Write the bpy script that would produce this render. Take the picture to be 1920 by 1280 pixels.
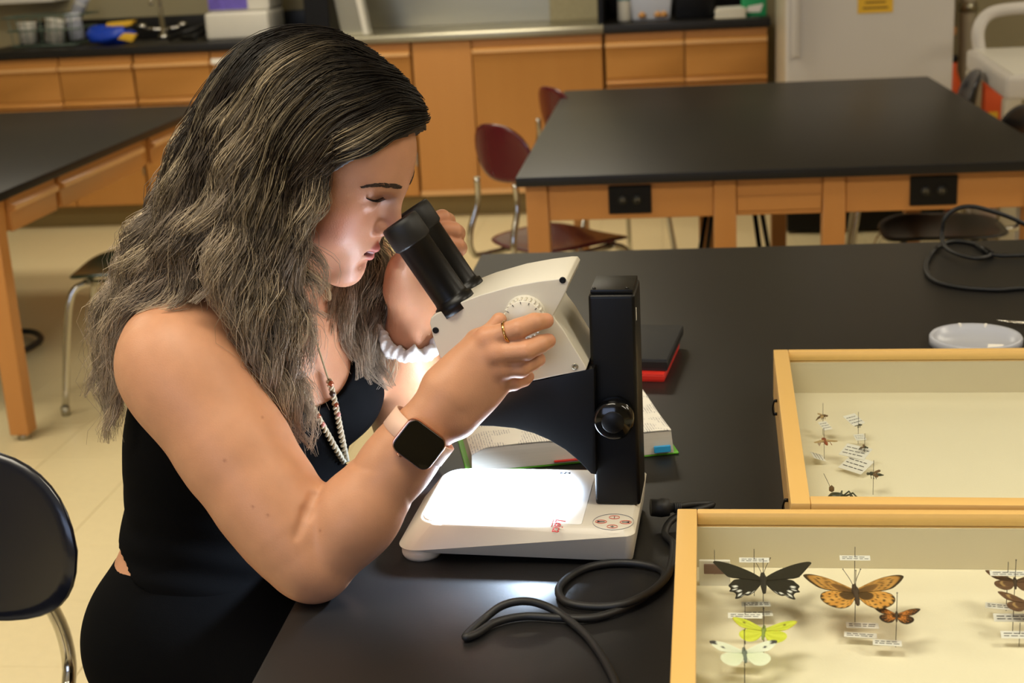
import bpy, bmesh, math, random
import numpy as np
from mathutils import Vector, Matrix, Euler
random.seed(7); np.random.seed(7)
for _o in list(bpy.data.objects): bpy.data.objects.remove(_o)
SC = bpy.context.scene
COL = SC.collection
PI = math.pi
# ------------------------------------------------------------------ camera
FPX = 2667.0; CAMH = 1.46; PITCH, YAW, ROLL = math.radians(16.33), math.radians(6.67), math.radians(-3.04)
_f = Vector((-math.sin(YAW)*math.cos(PITCH), math.cos(YAW)*math.cos(PITCH), -math.sin(PITCH)))
_r0 = Vector((math.cos(YAW), math.sin(YAW), 0)); _u0 = _r0.cross(_f)
_r = _r0*math.cos(ROLL) + _u0*math.sin(ROLL); _u = _r.cross(_f)
cam = bpy.data.cameras.new('camera'); camo = bpy.data.objects.new('camera', cam); COL.objects.link(camo)
cam.sensor_width = 36; cam.lens = FPX/1920*36
_m = Matrix((( _r.x, _u.x, -_f.x, 0), (_r.y, _u.y, -_f.y, 0), (_r.z, _u.z, -_f.z, CAMH), (0, 0, 0, 1)))
camo.matrix_world = _m
cam.clip_start = 0.05; cam.clip_end = 60
cam.dof.use_dof = True; cam.dof.focus_distance = 1.60; cam.dof.aperture_fstop = 7.5
SC.camera = camo
CAMP = Vector((0, 0, CAMH))
def ray(px, py): return _r*((px-960)/FPX) + _u*(-(py-640)/FPX) + _f
def at(px, py, Y):      # point seen at a pixel, standing at depth Y
    d = ray(px, py); return CAMP + d*(Y/d.y)
def atz(px, py, Z):     # point seen at a pixel, lying at height Z
    d = ray(px, py); return CAMP + d*((Z-CAMH)/d.z)
# ------------------------------------------------------------------ view, world, lights
SC.view_settings.view_transform = 'Standard'; SC.view_settings.look = 'None'
SC.view_settings.gamma = 1; SC.view_settings.use_curve_mapping = False
SC.view_settings.exposure = EXPO = 0.0
W = bpy.data.worlds.new('world'); SC.world = W; W.use_nodes = True
W.node_tree.nodes['Background'].inputs[0].default_value = (0.72, 0.80, 1.0, 1)
W.node_tree.nodes['Background'].inputs[1].default_value = 0.35
def area(name, loc, rot, sx, sy, power, col):
    l = bpy.data.lights.new(name, 'AREA'); l.shape = 'RECTANGLE'; l.size = sx; l.size_y = sy
    l.energy = power; l.color = col
    o = bpy.data.objects.new(name, l); COL.objects.link(o); o.location = loc; o.rotation_euler = rot
    return o
CEIL = 2.75
WARM = (1.0, 0.92, 0.76)
LAMPS = [(-2.6, 0.9), (-0.6, 0.9), (1.6, 0.9), (-2.6, 3.0), (2.9, 3.0), (-2.6, 5.4), (-1.0, 6.4), (2.9, 5.4)]
for i, (x, y) in enumerate(LAMPS):
    area('ceiling_lamp_light', (x, y, CEIL-0.075), (0, 0, 0), 1.15, 0.5, 24, WARM)
# daylight entering by the windows in the wall behind the photographer
area('window_daylight', (-1.6, -2.2, 1.75), (math.radians(90), 0, math.radians(0)), 2.6, 1.3, 34, (0.55, 0.68, 1.0))
# ------------------------------------------------------------------ materials
def lin(c):
    if isinstance(c, str): c = tuple(int(c[i:i+2], 16)/255 for i in (0, 2, 4))
    return tuple((v/12.92 if v <= 0.04045 else ((v+0.055)/1.055)**2.4) for v in c)
MATS = {}
def mat(name, col, rough=0.5, metal=0.0, spec=0.5, var=0.06, vscale=8.0, bump=0.0, bscale=60.0, stretch=(1, 1, 1), col2=None, coat=0.0, emit=None, emits=0.0, attr=None, trans=0.0, sss=0.0, sheen=0.0, detail=3.0):
    m = bpy.data.materials.new(name); m.use_nodes = True; MATS[name] = m
    nt = m.node_tree; N = nt.nodes; L = nt.links
    b = N['Principled BSDF']
    b.inputs['Roughness'].default_value = rough; b.inputs['Metallic'].default_value = metal
    b.inputs['Specular IOR Level'].default_value = spec
    b.inputs['Coat Weight'].default_value = coat; b.inputs['Coat Roughness'].default_value = 0.12
    b.inputs['Sheen Weight'].default_value = sheen
    if trans: b.inputs['Transmission Weight'].default_value = trans
    if sss:
        b.inputs['Subsurface Weight'].default_value = sss
        b.inputs['Subsurface Radius'].default_value = (0.012, 0.005, 0.0025); b.inputs['Subsurface Scale'].default_value = 0.6
    c = lin(col)
    tc = N.new('ShaderNodeTexCoord'); mp = N.new('ShaderNodeMapping'); mp.inputs['Scale'].default_value = stretch
    L.new(tc.outputs['Object'], mp.inputs['Vector'])
    nz = N.new('ShaderNodeTexNoise'); nz.inputs['Scale'].default_value = vscale; nz.inputs['Detail'].default_value = detail
    L.new(mp.outputs[0], nz.inputs['Vector'])
    mx = N.new('ShaderNodeMix'); mx.data_type = 'RGBA'
    L.new(nz.outputs[0], mx.inputs[0])
    if attr:
        at_ = N.new('ShaderNodeAttribute'); at_.attribute_name = attr
        mul = N.new('ShaderNodeMix'); mul.data_type = 'RGBA'; mul.blend_type = 'MULTIPLY'; mul.inputs[0].default_value = 1
        mx.inputs[6].default_value = (1-var, 1-var, 1-var, 1); mx.inputs[7].default_value = (1+var, 1+var, 1+var, 1)
        L.new(mx.outputs[2], mul.inputs[6]); L.new(at_.outputs[0], mul.inputs[7]); out = mul.outputs[2]
    else:
        c2 = lin(col2) if col2 else tuple(min(1, v*(1+var)) for v in c)
        c1 = c if col2 else tuple(v*(1-var) for v in c)
        mx.inputs[6].default_value = (*c1, 1); mx.inputs[7].default_value = (*c2, 1); out = mx.outputs[2]
    L.new(out, b.inputs['Base Color'])
    if emit:
        b.inputs['Emission Color'].default_value = (*lin(emit), 1); b.inputs['Emission Strength'].default_value = emits
    if bump:
        n2 = N.new('ShaderNodeTexNoise'); n2.inputs['Scale'].default_value = bscale; n2.inputs['Detail'].default_value = 3
        L.new(mp.outputs[0], n2.inputs['Vector'])
        bp = N.new('ShaderNodeBump'); bp.inputs['Strength'].default_value = bump; bp.inputs['Distance'].default_value = 0.002
        L.new(n2.outputs[0], bp.inputs['Height']); L.new(bp.outputs[0], b.inputs['Normal'])
    return m
def wood(name, c1, c2, axis='x', scale=14, rough=0.42):
    st = {'x': (0.06, 1, 1), 'y': (1, 0.06, 1), 'z': (1, 1, 0.06)}[axis]
    return mat(name, c1, rough, col2=c2, vscale=scale, stretch=st, bump=0.08, bscale=90, detail=6)
def glassmat(name, tint=(1, 1, 1), rough=0.02, refl=1.0):
    m = bpy.data.materials.new(name); m.use_nodes = True; nt = m.node_tree; N = nt.nodes; L = nt.links
    for n in list(N): N.remove(n)
    o = N.new('ShaderNodeOutputMaterial'); t = N.new('ShaderNodeBsdfTransparent'); g = N.new('ShaderNodeBsdfGlossy')
    t.inputs[0].default_value = (*tint, 1); g.inputs['Roughness'].default_value = rough
    fr = N.new('ShaderNodeLayerWeight'); fr.inputs[0].default_value = 0.5
    pw_ = N.new('ShaderNodeMath'); pw_.operation = 'POWER'; pw_.inputs[1].default_value = 5.0; L.new(fr.outputs['Facing'], pw_.inputs[0])
    mu = N.new('ShaderNodeMath'); mu.operation = 'MULTIPLY_ADD'; mu.inputs[1].default_value = 0.9*refl; mu.inputs[2].default_value = 0.035*refl
    mx = N.new('ShaderNodeMixShader'); L.new(pw_.outputs[0], mu.inputs[0]); L.new(mu.outputs[0], mx.inputs[0])
    L.new(t.outputs[0], mx.inputs[1]); L.new(g.outputs[0], mx.inputs[2]); L.new(mx.outputs[0], o.inputs[0])
    MATS[name] = m; return m
# ------------------------------------------------------------------ mesh helpers
class MB:
    def __init__(s): s.v = []; s.f = []; s.sm = []
    def add(s, vs, fs, smooth=False):
        k = len(s.v); s.v += [tuple(p) for p in vs]; s.f += [tuple(i+k for i in f) for f in fs]; s.sm += [smooth]*len(fs); return s
    def box(s, lo, hi, M=None):
        x0, y0, z0 = lo; x1, y1, z1 = hi
        vs = [(x0,y0,z0),(x1,y0,z0),(x1,y1,z0),(x0,y1,z0),(x0,y0,z1),(x1,y0,z1),(x1,y1,z1),(x0,y1,z1)]
        if M: vs = [M @ Vector(p) for p in vs]
        return s.add(vs, [(0,3,2,1),(4,5,6,7),(0,1,5,4),(1,2,6,5),(2,3,7,6),(3,0,4,7)])
    def tube(s, pts, r, n=8, caps=True, smooth=True):
        pts = [Vector(p) for p in pts]; rs = r if isinstance(r, (list, tuple)) else [r]*len(pts)
        T = [(pts[min(i+1, len(pts)-1)]-pts[max(i-1, 0)]).normalized() for i in range(len(pts))]
        a = Vector((0,0,1)) if abs(T[0].z) < 0.9 else Vector((1,0,0)); nrm = (a - T[0]*a.dot(T[0])).normalized()
        vs = []
        for p, t, rr in zip(pts, T, rs):
            nrm = (nrm - t*nrm.dot(t)).normalized(); b = t.cross(nrm)
            vs += [p + (nrm*math.cos(2*PI*k/n) + b*math.sin(2*PI*k/n))*rr for k in range(n)]
        fs = [(i*n+k, i*n+(k+1) % n, (i+1)*n+(k+1) % n, (i+1)*n+k) for i in range(len(pts)-1) for k in range(n)]
        s.add(vs, fs, smooth)
        if caps:
            k0 = len(s.v)-len(vs); s.f += [tuple(k0+k for k in range(n))[::-1], tuple(k0+len(vs)-n+k for k in range(n))]; s.sm += [False]*2
        return s
    def lathe(s, prof, n=24, M=None, smooth=True):      # prof: (r, z) list; axis local z
        vs = []
        for r, z in prof: vs += [Vector((max(r, 1e-5)*math.cos(2*PI*k/n), max(r, 1e-5)*math.sin(2*PI*k/n), z)) for k in range(n)]
        if M: vs = [M @ p for p in vs]
        fs = [(i*n+k, i*n+(k+1) % n, (i+1)*n+(k+1) % n, (i+1)*n+k) for i in range(len(prof)-1) for k in range(n)]
        return s.add(vs, fs, smooth)
    def prism(s, poly, a, b, axis='y', M=None):         # polygon in the two other axes, extruded from a to b
        def P(p, t):
            return {'y': (p[0], t, p[1]), 'x': (t, p[0], p[1]), 'z': (p[0], p[1], t)}[axis]
        n = len(poly); vs = [P(p, a) for p in poly]+[P(p, b) for p in poly]
        if M: vs = [M @ Vector(p) for p in vs]
        return s.add(vs, [tuple(range(n))[::-1], tuple(range(n, 2*n))]+[(i, (i+1) % n, n+(i+1) % n, n+i) for i in range(n)])
    def mesh(s, name, bevel=0, seg=2, ang=30):
        me = bpy.data.meshes.new(name); me.from_pydata([tuple(p) for p in s.v], [], s.f); me.validate()
        bm = bmesh.new(); bm.from_mesh(me); bmesh.ops.recalc_face_normals(bm, faces=bm.faces)
        if not bevel:
            pass
        else:
            bmesh.ops.remove_doubles(bm, verts=bm.verts, dist=1e-6)
            ed = [e for e in bm.edges if len(e.link_faces) == 2 and e.calc_face_angle(0) > math.radians(ang)]
            bmesh.ops.bevel(bm, geom=ed, offset=bevel, segments=seg, affect='EDGES', profile=0.6, clamp_overlap=True)
        bm.to_mesh(me); bm.free()
        if bevel:
            me.polygons.foreach_set('use_smooth', [True]*len(me.polygons))
            try: me.set_sharp_from_angle(angle=math.radians(40))
            except Exception: pass
        elif len(s.sm) == len(me.polygons): me.polygons.foreach_set('use_smooth', s.sm)
        me.update(); return me
    def obj(s, name, m, parent=None, bevel=0, seg=2, world=False, ang=30):
        return link(name, s.mesh(name, bevel, seg, ang), m, parent, world)
def link(name, me, m, parent=None, world=False):
    o = bpy.data.objects.new(name, me); COL.objects.link(o)
    if m is not None and not me.materials: me.materials.append(MATS[m] if isinstance(m, str) else m)
    if parent is not None:
        o.parent = parent
        if world:
            M = parent.matrix_basis.copy(); p = parent.parent
            if p is not None: M = p.matrix_basis @ parent.matrix_parent_inverse @ M
            o.matrix_parent_inverse = M.inverted()
    return o
def tag(o, label=None, cat=None, group=None, kind=None):
    if label: o['label'] = label
    if cat: o['category'] = cat
    if group: o['group'] = group
    if kind: o['kind'] = kind
    return o
def thing(name, label, cat, loc=(0, 0, 0), rz=0, group=None):
    o = bpy.data.objects.new(name, None); COL.objects.link(o); o.empty_display_size = 0.05
    o.location = loc; o.rotation_euler = (0, 0, rz)
    o.matrix_basis = Matrix.Translation(Vector(loc)) @ Matrix.Rotation(rz, 4, 'Z')
    return tag(o, label, cat, group)
def copy_tree(o, parent=None):
    c = o.copy(); COL.objects.link(c); c.parent = parent
    for ch in list(o.children): copy_tree(ch, c)
    return c
def smooth_path(pts, n=8):       # Catmull-Rom
    P = [Vector(p) for p in pts]; P = [P[0]*2-P[1]]+P+[P[-1]*2-P[-2]]; out = []
    for i in range(1, len(P)-2):
        for k in range(n):
            t = k/n; a, b, c, d = P[i-1:i+3]
            out.append(0.5*((2*b)+(c-a)*t+(2*a-5*b+4*c-d)*t*t+(3*b-a-3*c+d)*t**3))
    out.append(P[-2]); return out
def axis_matrix(o, z, x=None):
    z = Vector(z).normalized(); x = Vector(x) if x is not None else (Vector((1,0,0)) if abs(z.x) < 0.9 else Vector((0,1,0)))
    x = (x - z*x.dot(z)).normalized(); y = z.cross(x)
    return Matrix(((x.x,y.x,z.x,o[0]),(x.y,y.y,z.y,o[1]),(x.z,y.z,z.z,o[2]),(0,0,0,1)))
def disc_shell(surf, outline, thick, rings=8, n=40):   # curved rounded plate: surf(u,v)->(pos, normal)
    m = MB(); top = []; bot = []
    vs = []; fs = []
    prof = [(i/rings, 1.0) for i in range(rings)] + [(0.985, 0.8), (1.0, 0.0), (0.985, -0.8)] + [(i/rings, -1.0) for i in range(rings-1, -1, -1)]
    for rr, s in prof:
        for k in range(n):
            u, v = outline(2*PI*k/n); p, nn = surf(u*max(rr, 1e-3), v*max(rr, 1e-3))
            vs.append(Vector(p)+Vector(nn)*(s*thick/2))
    for i in range(len(prof)-1):
        for k in range(n): fs.append((i*n+k, i*n+(k+1) % n, (i+1)*n+(k+1) % n, (i+1)*n+k))
    m.add(vs, fs, True); return m
def sq(t, e=2.6):   # superellipse point
    c, s = math.cos(t), math.sin(t); return math.copysign(abs(c)**(2/e), c), math.copysign(abs(s)**(2/e), s)
def text_mesh(s, size, ext=0.0003, shear=0.0, align='CENTER'):
    cu = bpy.data.curves.new('lettering', 'FONT'); cu.body = s; cu.size = size; cu.extrude = ext; cu.shear = shear
    cu.align_x = align; cu.align_y = 'CENTER'; cu.resolution_u = 3
    o = bpy.data.objects.new('lettering', cu); COL.objects.link(o)
    me = bpy.data.meshes.new_from_object(o.evaluated_get(bpy.context.evaluated_depsgraph_get()))
    bpy.data.objects.remove(o); bpy.data.curves.remove(cu); me.name = 'lettering'; return me
# ------------------------------------------------------------------ material library
wood('maple', 'B4783A', 'C48A4C', 'x'); wood('maple_v', 'B4783A', 'C48A4C', 'z'); wood('maple_y', 'B4783A', 'C48A4C', 'y')
wood('cab_wood', 'B87E3C', 'C48C4A', 'x', 10); wood('cab_wood_v', 'B47A3A', 'C08846', 'z', 10); wood('cab_lip', 'CA9A62', 'D8AA74', 'x', 10)
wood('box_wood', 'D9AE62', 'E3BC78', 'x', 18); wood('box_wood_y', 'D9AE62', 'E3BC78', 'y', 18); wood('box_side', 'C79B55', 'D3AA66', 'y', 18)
mat('epoxy', '1A1919', 0.40, spec=0.32, var=0.15, vscale=5, bump=0.03, bscale=300)
mat('dark_gap', '1A120C', 0.8); mat('toekick', '8C7A4C', 0.6)
mat('tile', 'E2D2A6', 0.34, var=0.05, vscale=40, spec=0.4, detail=8); mat('grout', 'A8956A', 0.8)
mat('wall', '9C9273', 0.85, var=0.03, bump=0.1, bscale=200); mat('wall_tan', '8A7656', 0.85, var=0.03); mat('ceiling', 'D8D4C4', 0.9)
mat('chrome', 'C9C6BE', 0.12, metal=1.0, var=0.02); mat('steel', 'A9A490', 0.32, metal=0.85, var=0.05, stretch=(0.1, 1, 1), vscale=30)
mat('black_plastic', '060607', 0.38, var=0.1, spec=0.28); mat('black_gloss', '060607', 0.12, var=0.1); mat('black_rubber', '101011', 0.55, var=0.1)
mat('maroon', '58101E', 0.22, var=0.1, spec=0.6); mat('navy', '10131F', 0.22, var=0.1, spec=0.6); mat('green_plastic', '10291F', 0.25, var=0.1, spec=0.6); mat('black_seat', '151313', 0.3, var=0.1)
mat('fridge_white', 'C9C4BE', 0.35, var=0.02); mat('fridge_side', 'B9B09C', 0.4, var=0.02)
mat('white_plastic', 'D3CFC4', 0.38, var=0.02, bump=0.02, bscale=900); mat('scope_white', 'CFC9BA', 0.36, var=0.015, bump=0.03, bscale=1500); mat('stage_white', 'EEF0F0', 0.3, var=0.01)
mat('paper', 'E6E3DA', 0.8, var=0.03); mat('paper_edge', 'CFC9BB', 0.85, var=0.12, vscale=300, stretch=(0.01, 0.01, 1)); mat('card', 'ECE9E2', 0.8, var=0.02)
mat('ink', '2B2B33', 0.8); mat('red', 'C8281E', 0.5); mat('red_line', 'D0402E', 0.5); mat('grey_ink', '777A80', 0.6); mat('green_cover', '5FB02A', 0.4); mat('blue_tab', '2C9BD6', 0.5)
mat('yellow', 'E0B22C', 0.6); mat('orange', 'D2501C', 0.5); mat('lime', 'A6D82A', 0.5); mat('teal', '1F9AA0', 0.5); mat('green_box', '1C9A5E', 0.6); mat('blue_bag', '1440B8', 0.35, var=0.3, vscale=20); mat('purple', '6A5BB8', 0.4, var=0.5, vscale=30)
mat('foam', 'F0E6CC', 0.9, var=0.02, bump=0.15, bscale=400); mat('lining', 'D8CDB2', 0.8, var=0.02)
mat('steel_pin', '4A4540', 0.4, metal=0.8); mat('body_black', '16130F', 0.7, var=0.3, vscale=400)
mat('cloudy_plastic', 'D5D9E6', 0.3, var=0.02, trans=0.35); mat('brown_block', '7B5F56', 0.8, var=0.15, vscale=300)
glassmat('glass', (0.97, 0.985, 0.975), 0.02, 0.8); glassmat('clear_plastic', (0.9, 0.93, 0.92), 0.08, 1.0)
# ================================================================== SETTING
T = 0.78                      # table height
YW = 7.95                     # back wall
TS = 0.3048
def struct(o, label=None, cat=None): return tag(o, label, cat, kind='structure')
fl = struct(MB().box((-4.3, -2.6, -0.12), (3.7, YW, -0.004)).obj('floor', 'grout'), 'cream vinyl tile floor', 'floor')
tme = MB().box((0.0006, 0.0006, -0.0035), (TS-0.0006, TS-0.0006, 0)).mesh('tile', 0.0006, 1); tme.materials.append(MATS['tile'])
rest = MB(); cnt = 0
ox, oy = -4.30, -2.6
for i in range(26):
    for j in range(35):
        x, y = ox+i*TS, oy+j*TS
        if x+TS > 3.7 or y+TS > YW: continue
        if -3.45 < x < 1.45 and 1.9 < y < 7.2 and cnt < 300:
            t = link('tile', tme, None, fl); t.location = (x, y, 0); cnt += 1
        else: rest.box((x+0.0006, y+0.0006, -0.0035), (x+TS-0.0006, y+TS-0.0006, 0))
tag(rest.obj('outer_tiles', 'tile', fl), kind='stuff')
struct(MB().box((-4.3, YW, 0), (3.7, YW+0.12, CEIL)).obj('wall_back', 'wall'), 'beige painted wall behind the counters', 'wall')
struct(MB().box((-4.42, -2.6, 0), (-4.3, YW, CEIL)).obj('wall_left', 'wall'), 'beige painted side wall', 'wall')
struct(MB().box((3.7, -2.6, 0), (3.82, YW, CEIL)).obj('wall_right', 'wall_tan'), 'tan painted side wall', 'wall')
struct(MB().box((-4.3, -2.6, CEIL), (3.7, YW, CEIL+0.1)).obj('ceiling', 'ceiling'), 'off white ceiling', 'ceiling')
WX0, WX1, WZ0, WZ1 = -2.95, -0.25, 1.08, 2.42
wf = MB()
wf.box((-4.3, -2.72, 0), (WX0, -2.6, CEIL)).box((WX1, -2.72, 0), (3.7, -2.6, CEIL)).box((WX0, -2.72, 0), (WX1, -2.6, WZ0)).box((WX0, -2.72, WZ1), (WX1, -2.6, CEIL))
struct(wf.obj('wall_front', 'wall'), 'wall with a window behind the photographer', 'wall')
w1 = struct(MB().box((WX0, -2.665, WZ0), (WX1, -2.66, WZ1)).obj('window_1', 'glass'), 'wide window letting in daylight', 'window')
wfm = MB()
for a, b in (((WX0, -2.7, WZ0), (WX0+.05, -2.62, WZ1)), ((WX1-.05, -2.7, WZ0), (WX1, -2.62, WZ1)), ((WX0, -2.7, WZ0), (WX1, -2.62, WZ0+.05)), ((WX0, -2.7, WZ1-.05), (WX1, -2.62, WZ1)), (((WX0+WX1)/2-.03, -2.7, WZ0), ((WX0+WX1)/2+.03, -2.62, WZ1))): wfm.box(a, b)
wfm.obj('window_frame', 'white_plastic', w1)
mat('diffuser', 'F4EEDC', 0.5, emit='FFF0D0', emits=3.0)
lt = None
for i, (x, y) in enumerate(LAMPS):
    if lt is None:
        lt = thing('ceiling_light', 'ceiling fluorescent panel above the lab tables', 'ceiling light', (x, y, CEIL), 0, 'ceiling fluorescent panels')
        MB().box((-.63, -.32, -.06), (.63, .32, 0)).obj('housing', 'white_plastic', lt, 0.004)
        MB().box((-.6, -.29, -.068), (.6, .29, -.0605)).obj('diffuser', 'diffuser', lt, 0.002)
    else:
        o = copy_tree(lt); o.location = (x, y, CEIL)
# ------------------------------------------------------------------ back counter run
YF = 7.25; CT = 0.955; CB = 0.915
def drawer_prof(z0, z1, groove=True):
    p = [(0.02, z0), (-.012, z0)]
    if groove: p += [(-.012, z0+.012), (-.004, z0+.016), (-.004, z0+.030), (-.012, z0+.034)]
    p += [(-.012, z1-.068), (-.030, z1-.060), (-.032, z1-.048), (-.020, z1-.040), (-.002, z1-.038), (-.002, z1), (0.02, z1)]
    return p
def front(parent, x0, x1, z0, z1, name, x_off, vertical=False, groove=True):
    g = 0.0035
    d = MB().prism([(YF+a, b) for a, b in drawer_prof(z0+g, z1-g, groove)], x0+g, x1-g, 'x').obj(name, 'cab_wood_v' if vertical else 'cab_wood', parent, 0.0015, 1, True)
    MB().box((x0+g, YF-.0335, z1-g-.063), (x1-g, YF-.0285, z1-g-.046)).obj('finger_pull', 'cab_lip', d, 0.0012, 1, True)
    return d
def cabinet(label, x0, x1, cols, rows, name='base_cabinet'):
    c = thing(name, label, 'cabinet', ((x0+x1)/2, YF+.3, 0))
    MB().box((x0+.002, YF+.021, .12), (x1-.002, YW-.02, CB-.001)).obj('body', 'dark_gap' if False else 'cab_wood_v', c, 0, 2, True)
    MB().box((x0+.002, YF+.09, 0.0), (x1-.002, YW-.02, .12)).obj('toe_kick', 'toekick', c, 0, 2, True)
    for a, b in zip(cols[:-1], cols[1:]):
        for (z0, z1, kind) in rows:
            if kind == 'd': front(c, a, b, z0, z1, 'drawer_front', 0)
            else:
                dd = front(c, a, b, z0, z1, 'door', 0, True, False)
                MB().box((b-.012, YF-.016, z0+.16), (b-.004, YF-.008, z0+.23)).obj('hinge', 'chrome', dd, 0.001, 1, True)
    return c
R3 = [(.655, .912, 'd'), (.39, .652, 'd'), (.125, .387, 'd')]; RD = [(.655, .912, 'd'), (.125, .652, 'o')]
cA = cabinet('maple drawer cabinet under the dish rack at far left', -3.556, -2.75, [-3.556, -3.15, -2.75], RD)
cB = cabinet('maple drawer cabinet with white label slips, under the faucet', -2.744, -1.93, [-2.744, -2.335, -1.93], RD)
for x, z, w in ((-2.29, .862, .15), (-2.5, .607, .15)):
    MB().box((x-.03, YF-.037, z-.014), (x-.03+w, YF-.0336, z+.014)).obj('label_slip', 'card', cB, 0.001, 1, True)
cC = cabinet('maple door cabinet partly hidden behind the person\'s head', -1.925, -1.287, [-1.925, -1.287], [(.125, .912, 'o')])
cD = thing('base_cabinet', 'wide maple cabinet under the steel fume hood', 'cabinet', (-.8, YF+.3, 0))
MB().box((-1.282, YF+.021, .12), (-.313, YW-.02, CB-.001)).obj('body', 'cab_wood_v', cD, 0, 2, True)
MB().box((-1.282, YF+.09, 0), (-.313, YW-.02, .12)).obj('toe_kick', 'toekick', cD, 0, 2, True)
MB().box((-1.278, YF-.006, .128), (-.976, YF+.02, .908)).obj('side_panel', 'cab_wood_v', cD, 0.002, 1, True)
front(cD, -.973, -.313, .125, .912, 'door', 0, True, False)
MB().box((-1.28, YF-.014, .124), (-.314, YF+.02, .15)).obj('bottom_rail', 'cab_lip', cD, 0.002, 1, True)
cE = cabinet('maple drawer cabinet next to the white refrigerator', -.303, .503, [-.303, .093, .503], R3)
ct1 = MB().box((-3.6, YF-.03, CB), (-1.83, YW-.001, CT)).box((-3.6, YW-.03, CT), (-1.83, YW-.001, CT+.11))
tag(ct1.obj('countertop', 'epoxy', None, 0.003), 'black epoxy countertop carrying the dish rack and faucet', 'countertop')
ct2 = MB().box((-.305, YF-.03, CB), (.515, YW-.001, CT)).box((-.305, YW-.03, CT), (.515, YW-.001, CT+.11))
tag(ct2.obj('countertop', 'epoxy', None, 0.003), 'black epoxy countertop beside the white refrigerator', 'countertop')
# fume hood with a steel work surface
fh = thing('fume_hood', 'steel fume hood with a grey work surface and side sash', 'fume hood', (-1.07, YF+.3, CB))
MB().prism([(YF-.03, CB+.001), (YF-.03, CB+.03), (YF-.02, CB+.042), (YF+.01, CB+.045), (YF+.05, CB+.03), (YW-.03, CB+.03), (YW-.03, CB+.001)], -1.83, -.306, 'x').obj('work_surface', 'steel', fh, 0.003, 2, True)
MB().box((-1.83, YF+.04, CB+.03), (-1.70, YW-.03, 2.2)).obj('side_post', 'black_plastic', fh, 0.004, 1, True)
MB().box((-.335, YF+.04, CB+.03), (-.306, YW-.03, 2.2)).obj('side_post', 'black_plastic', fh, 0.004, 1, True)
MB().box((-1.70, YW-.06, CB+.03), (-.335, YW-.03, 2.2)).obj('back_panel', 'steel', fh, 0.002, 1, True)
MB().prism([(-1.66, CB+.032), (-1.50, CB+.032), (-1.56, 1.35), (-1.72, 1.35)], YF+.12, YF+.14, 'y').obj('sash_panel', 'steel', fh, 0.002, 1, True)
MB().prism([(-1.545, CB+.032), (-1.515, CB+.032), (-1.575, 1.35), (-1.605, 1.35)], YF+.105, YF+.12, 'y').obj('sash_rail', 'white_plastic', fh, 0.002, 1, True)
MB().box((-.62, YW-.075, CB+.03), (-.336, YW-.061, 1.6)).obj('baffle', mat('speckled', 'A79D7C', 0.7, col2='8D8465', vscale=60), fh, 0.002, 1, True)
for x in (-1.45, -1.38, -1.30):
    MB().box((x, YW-.3, 1.16), (x+.045, YW-.07, 1.22)).obj('outlet_fitting', 'white_plastic' if x < -1.4 else 'black_plastic', fh, 0.004, 1, True)
# ------------------------------------------------------------------ things on the counters
yi = 7.58
rk = thing('dish_rack', 'pale wire dish rack full of glassware on the black counter', 'dish rack', (-3.3, yi, CT))
wr = MB()
for z in (.01, .09, .16):
    w = .17+z*.25
    wr.tube([(-w, -.15, z), (w, -.15, z), (w, .15, z), (-w, .15, z), (-w, -.15, z)], .004, 6)
wr.obj('wire_frame', mat('rack_green', '5E6F62', 0.4), rk)
for k in range(9):
    x = -.16+k*.04; MB().tube([(x, -.15, .012), (x*1.1, -.15, .16)], .0025, 5).obj('wire', 'rack_green', rk)
def vessel(label, x, y, z, r, h, m, tilt=0.0, cat='glassware'):
    o = thing('beaker', label, cat, (x, y, z)); M = Matrix.Rotation(tilt, 4, 'Y')
    MB().lathe([(0, 0), (r, 0), (r, h*.9), (r*1.12, h), (r*1.02, h), (r*.92, h*.9), (r*.92, .006), (0, .006)], 20, M).obj('cup', m, o)
    MB().lathe([(r*1.02, h*.72), (r*1.04, h*.72), (r*1.04, h*.76), (r*1.02, h*.76)], 20, M).obj('band', 'card', o); return o
vessel('white cup upside at the left end of the dish rack', -3.42, yi-.05, CT+.02, .05, .11, 'white_plastic')
vessel('cream cup in the middle of the dish rack', -3.27, yi-.06, CT+.02, .055, .12, 'white_plastic', .2)
vessel('cloudy beaker at the right of the dish rack', -3.14, yi-.06, CT+.03, .042, .14, 'cloudy_plastic', -.1)
vessel('tall cloudy cylinder leaning up out of the dish rack', -3.22, yi+.09, CT+.1, .035, .17, 'cloudy_plastic', .5)
def blob(name, label, cat, cx, cy, cz, rx, ry, rz, m, seed, parts=None, amp=.25):
    o = thing(name, label, cat, (cx, cy, cz)); rnd = random.Random(seed); b = MB(); n, k = 22, 12; ph = [rnd.uniform(0, 6) for _ in range(6)]
    vs = []
    for i in range(k+1):
        th = PI*i/k
        for j in range(n):
            a = 2*PI*j/n; q = 1+amp*(math.sin(3*a+ph[0])*math.sin(2*th+ph[1])*.5+math.sin(5*a+ph[2]+3*th)*.3+math.sin(7*th+2*a+ph[3])*.25)
            vs.append((rx*q*math.sin(th)*math.cos(a), ry*q*math.sin(th)*math.sin(a), max(0, rz*(1+q*math.cos(th))*.5)))
    b.add(vs, [(i*n+j, i*n+(j+1) % n, (i+1)*n+(j+1) % n, (i+1)*n+j) for i in range(k) for j in range(n)], True)
    b.obj('wrapper', m, o); return o
bag = blob('snack_bag', 'crumpled blue and yellow bag lying beside the dish rack', 'bag', -2.93, yi-.13, CT, .13, .08, .10, 'blue_bag', 3)
MB().prism([(-.02, .075), (.13, .095), (.15, .12), (.0, .115)], -.03, .03, 'y').obj('yellow_flap', 'yellow', bag, 0.006)
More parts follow.
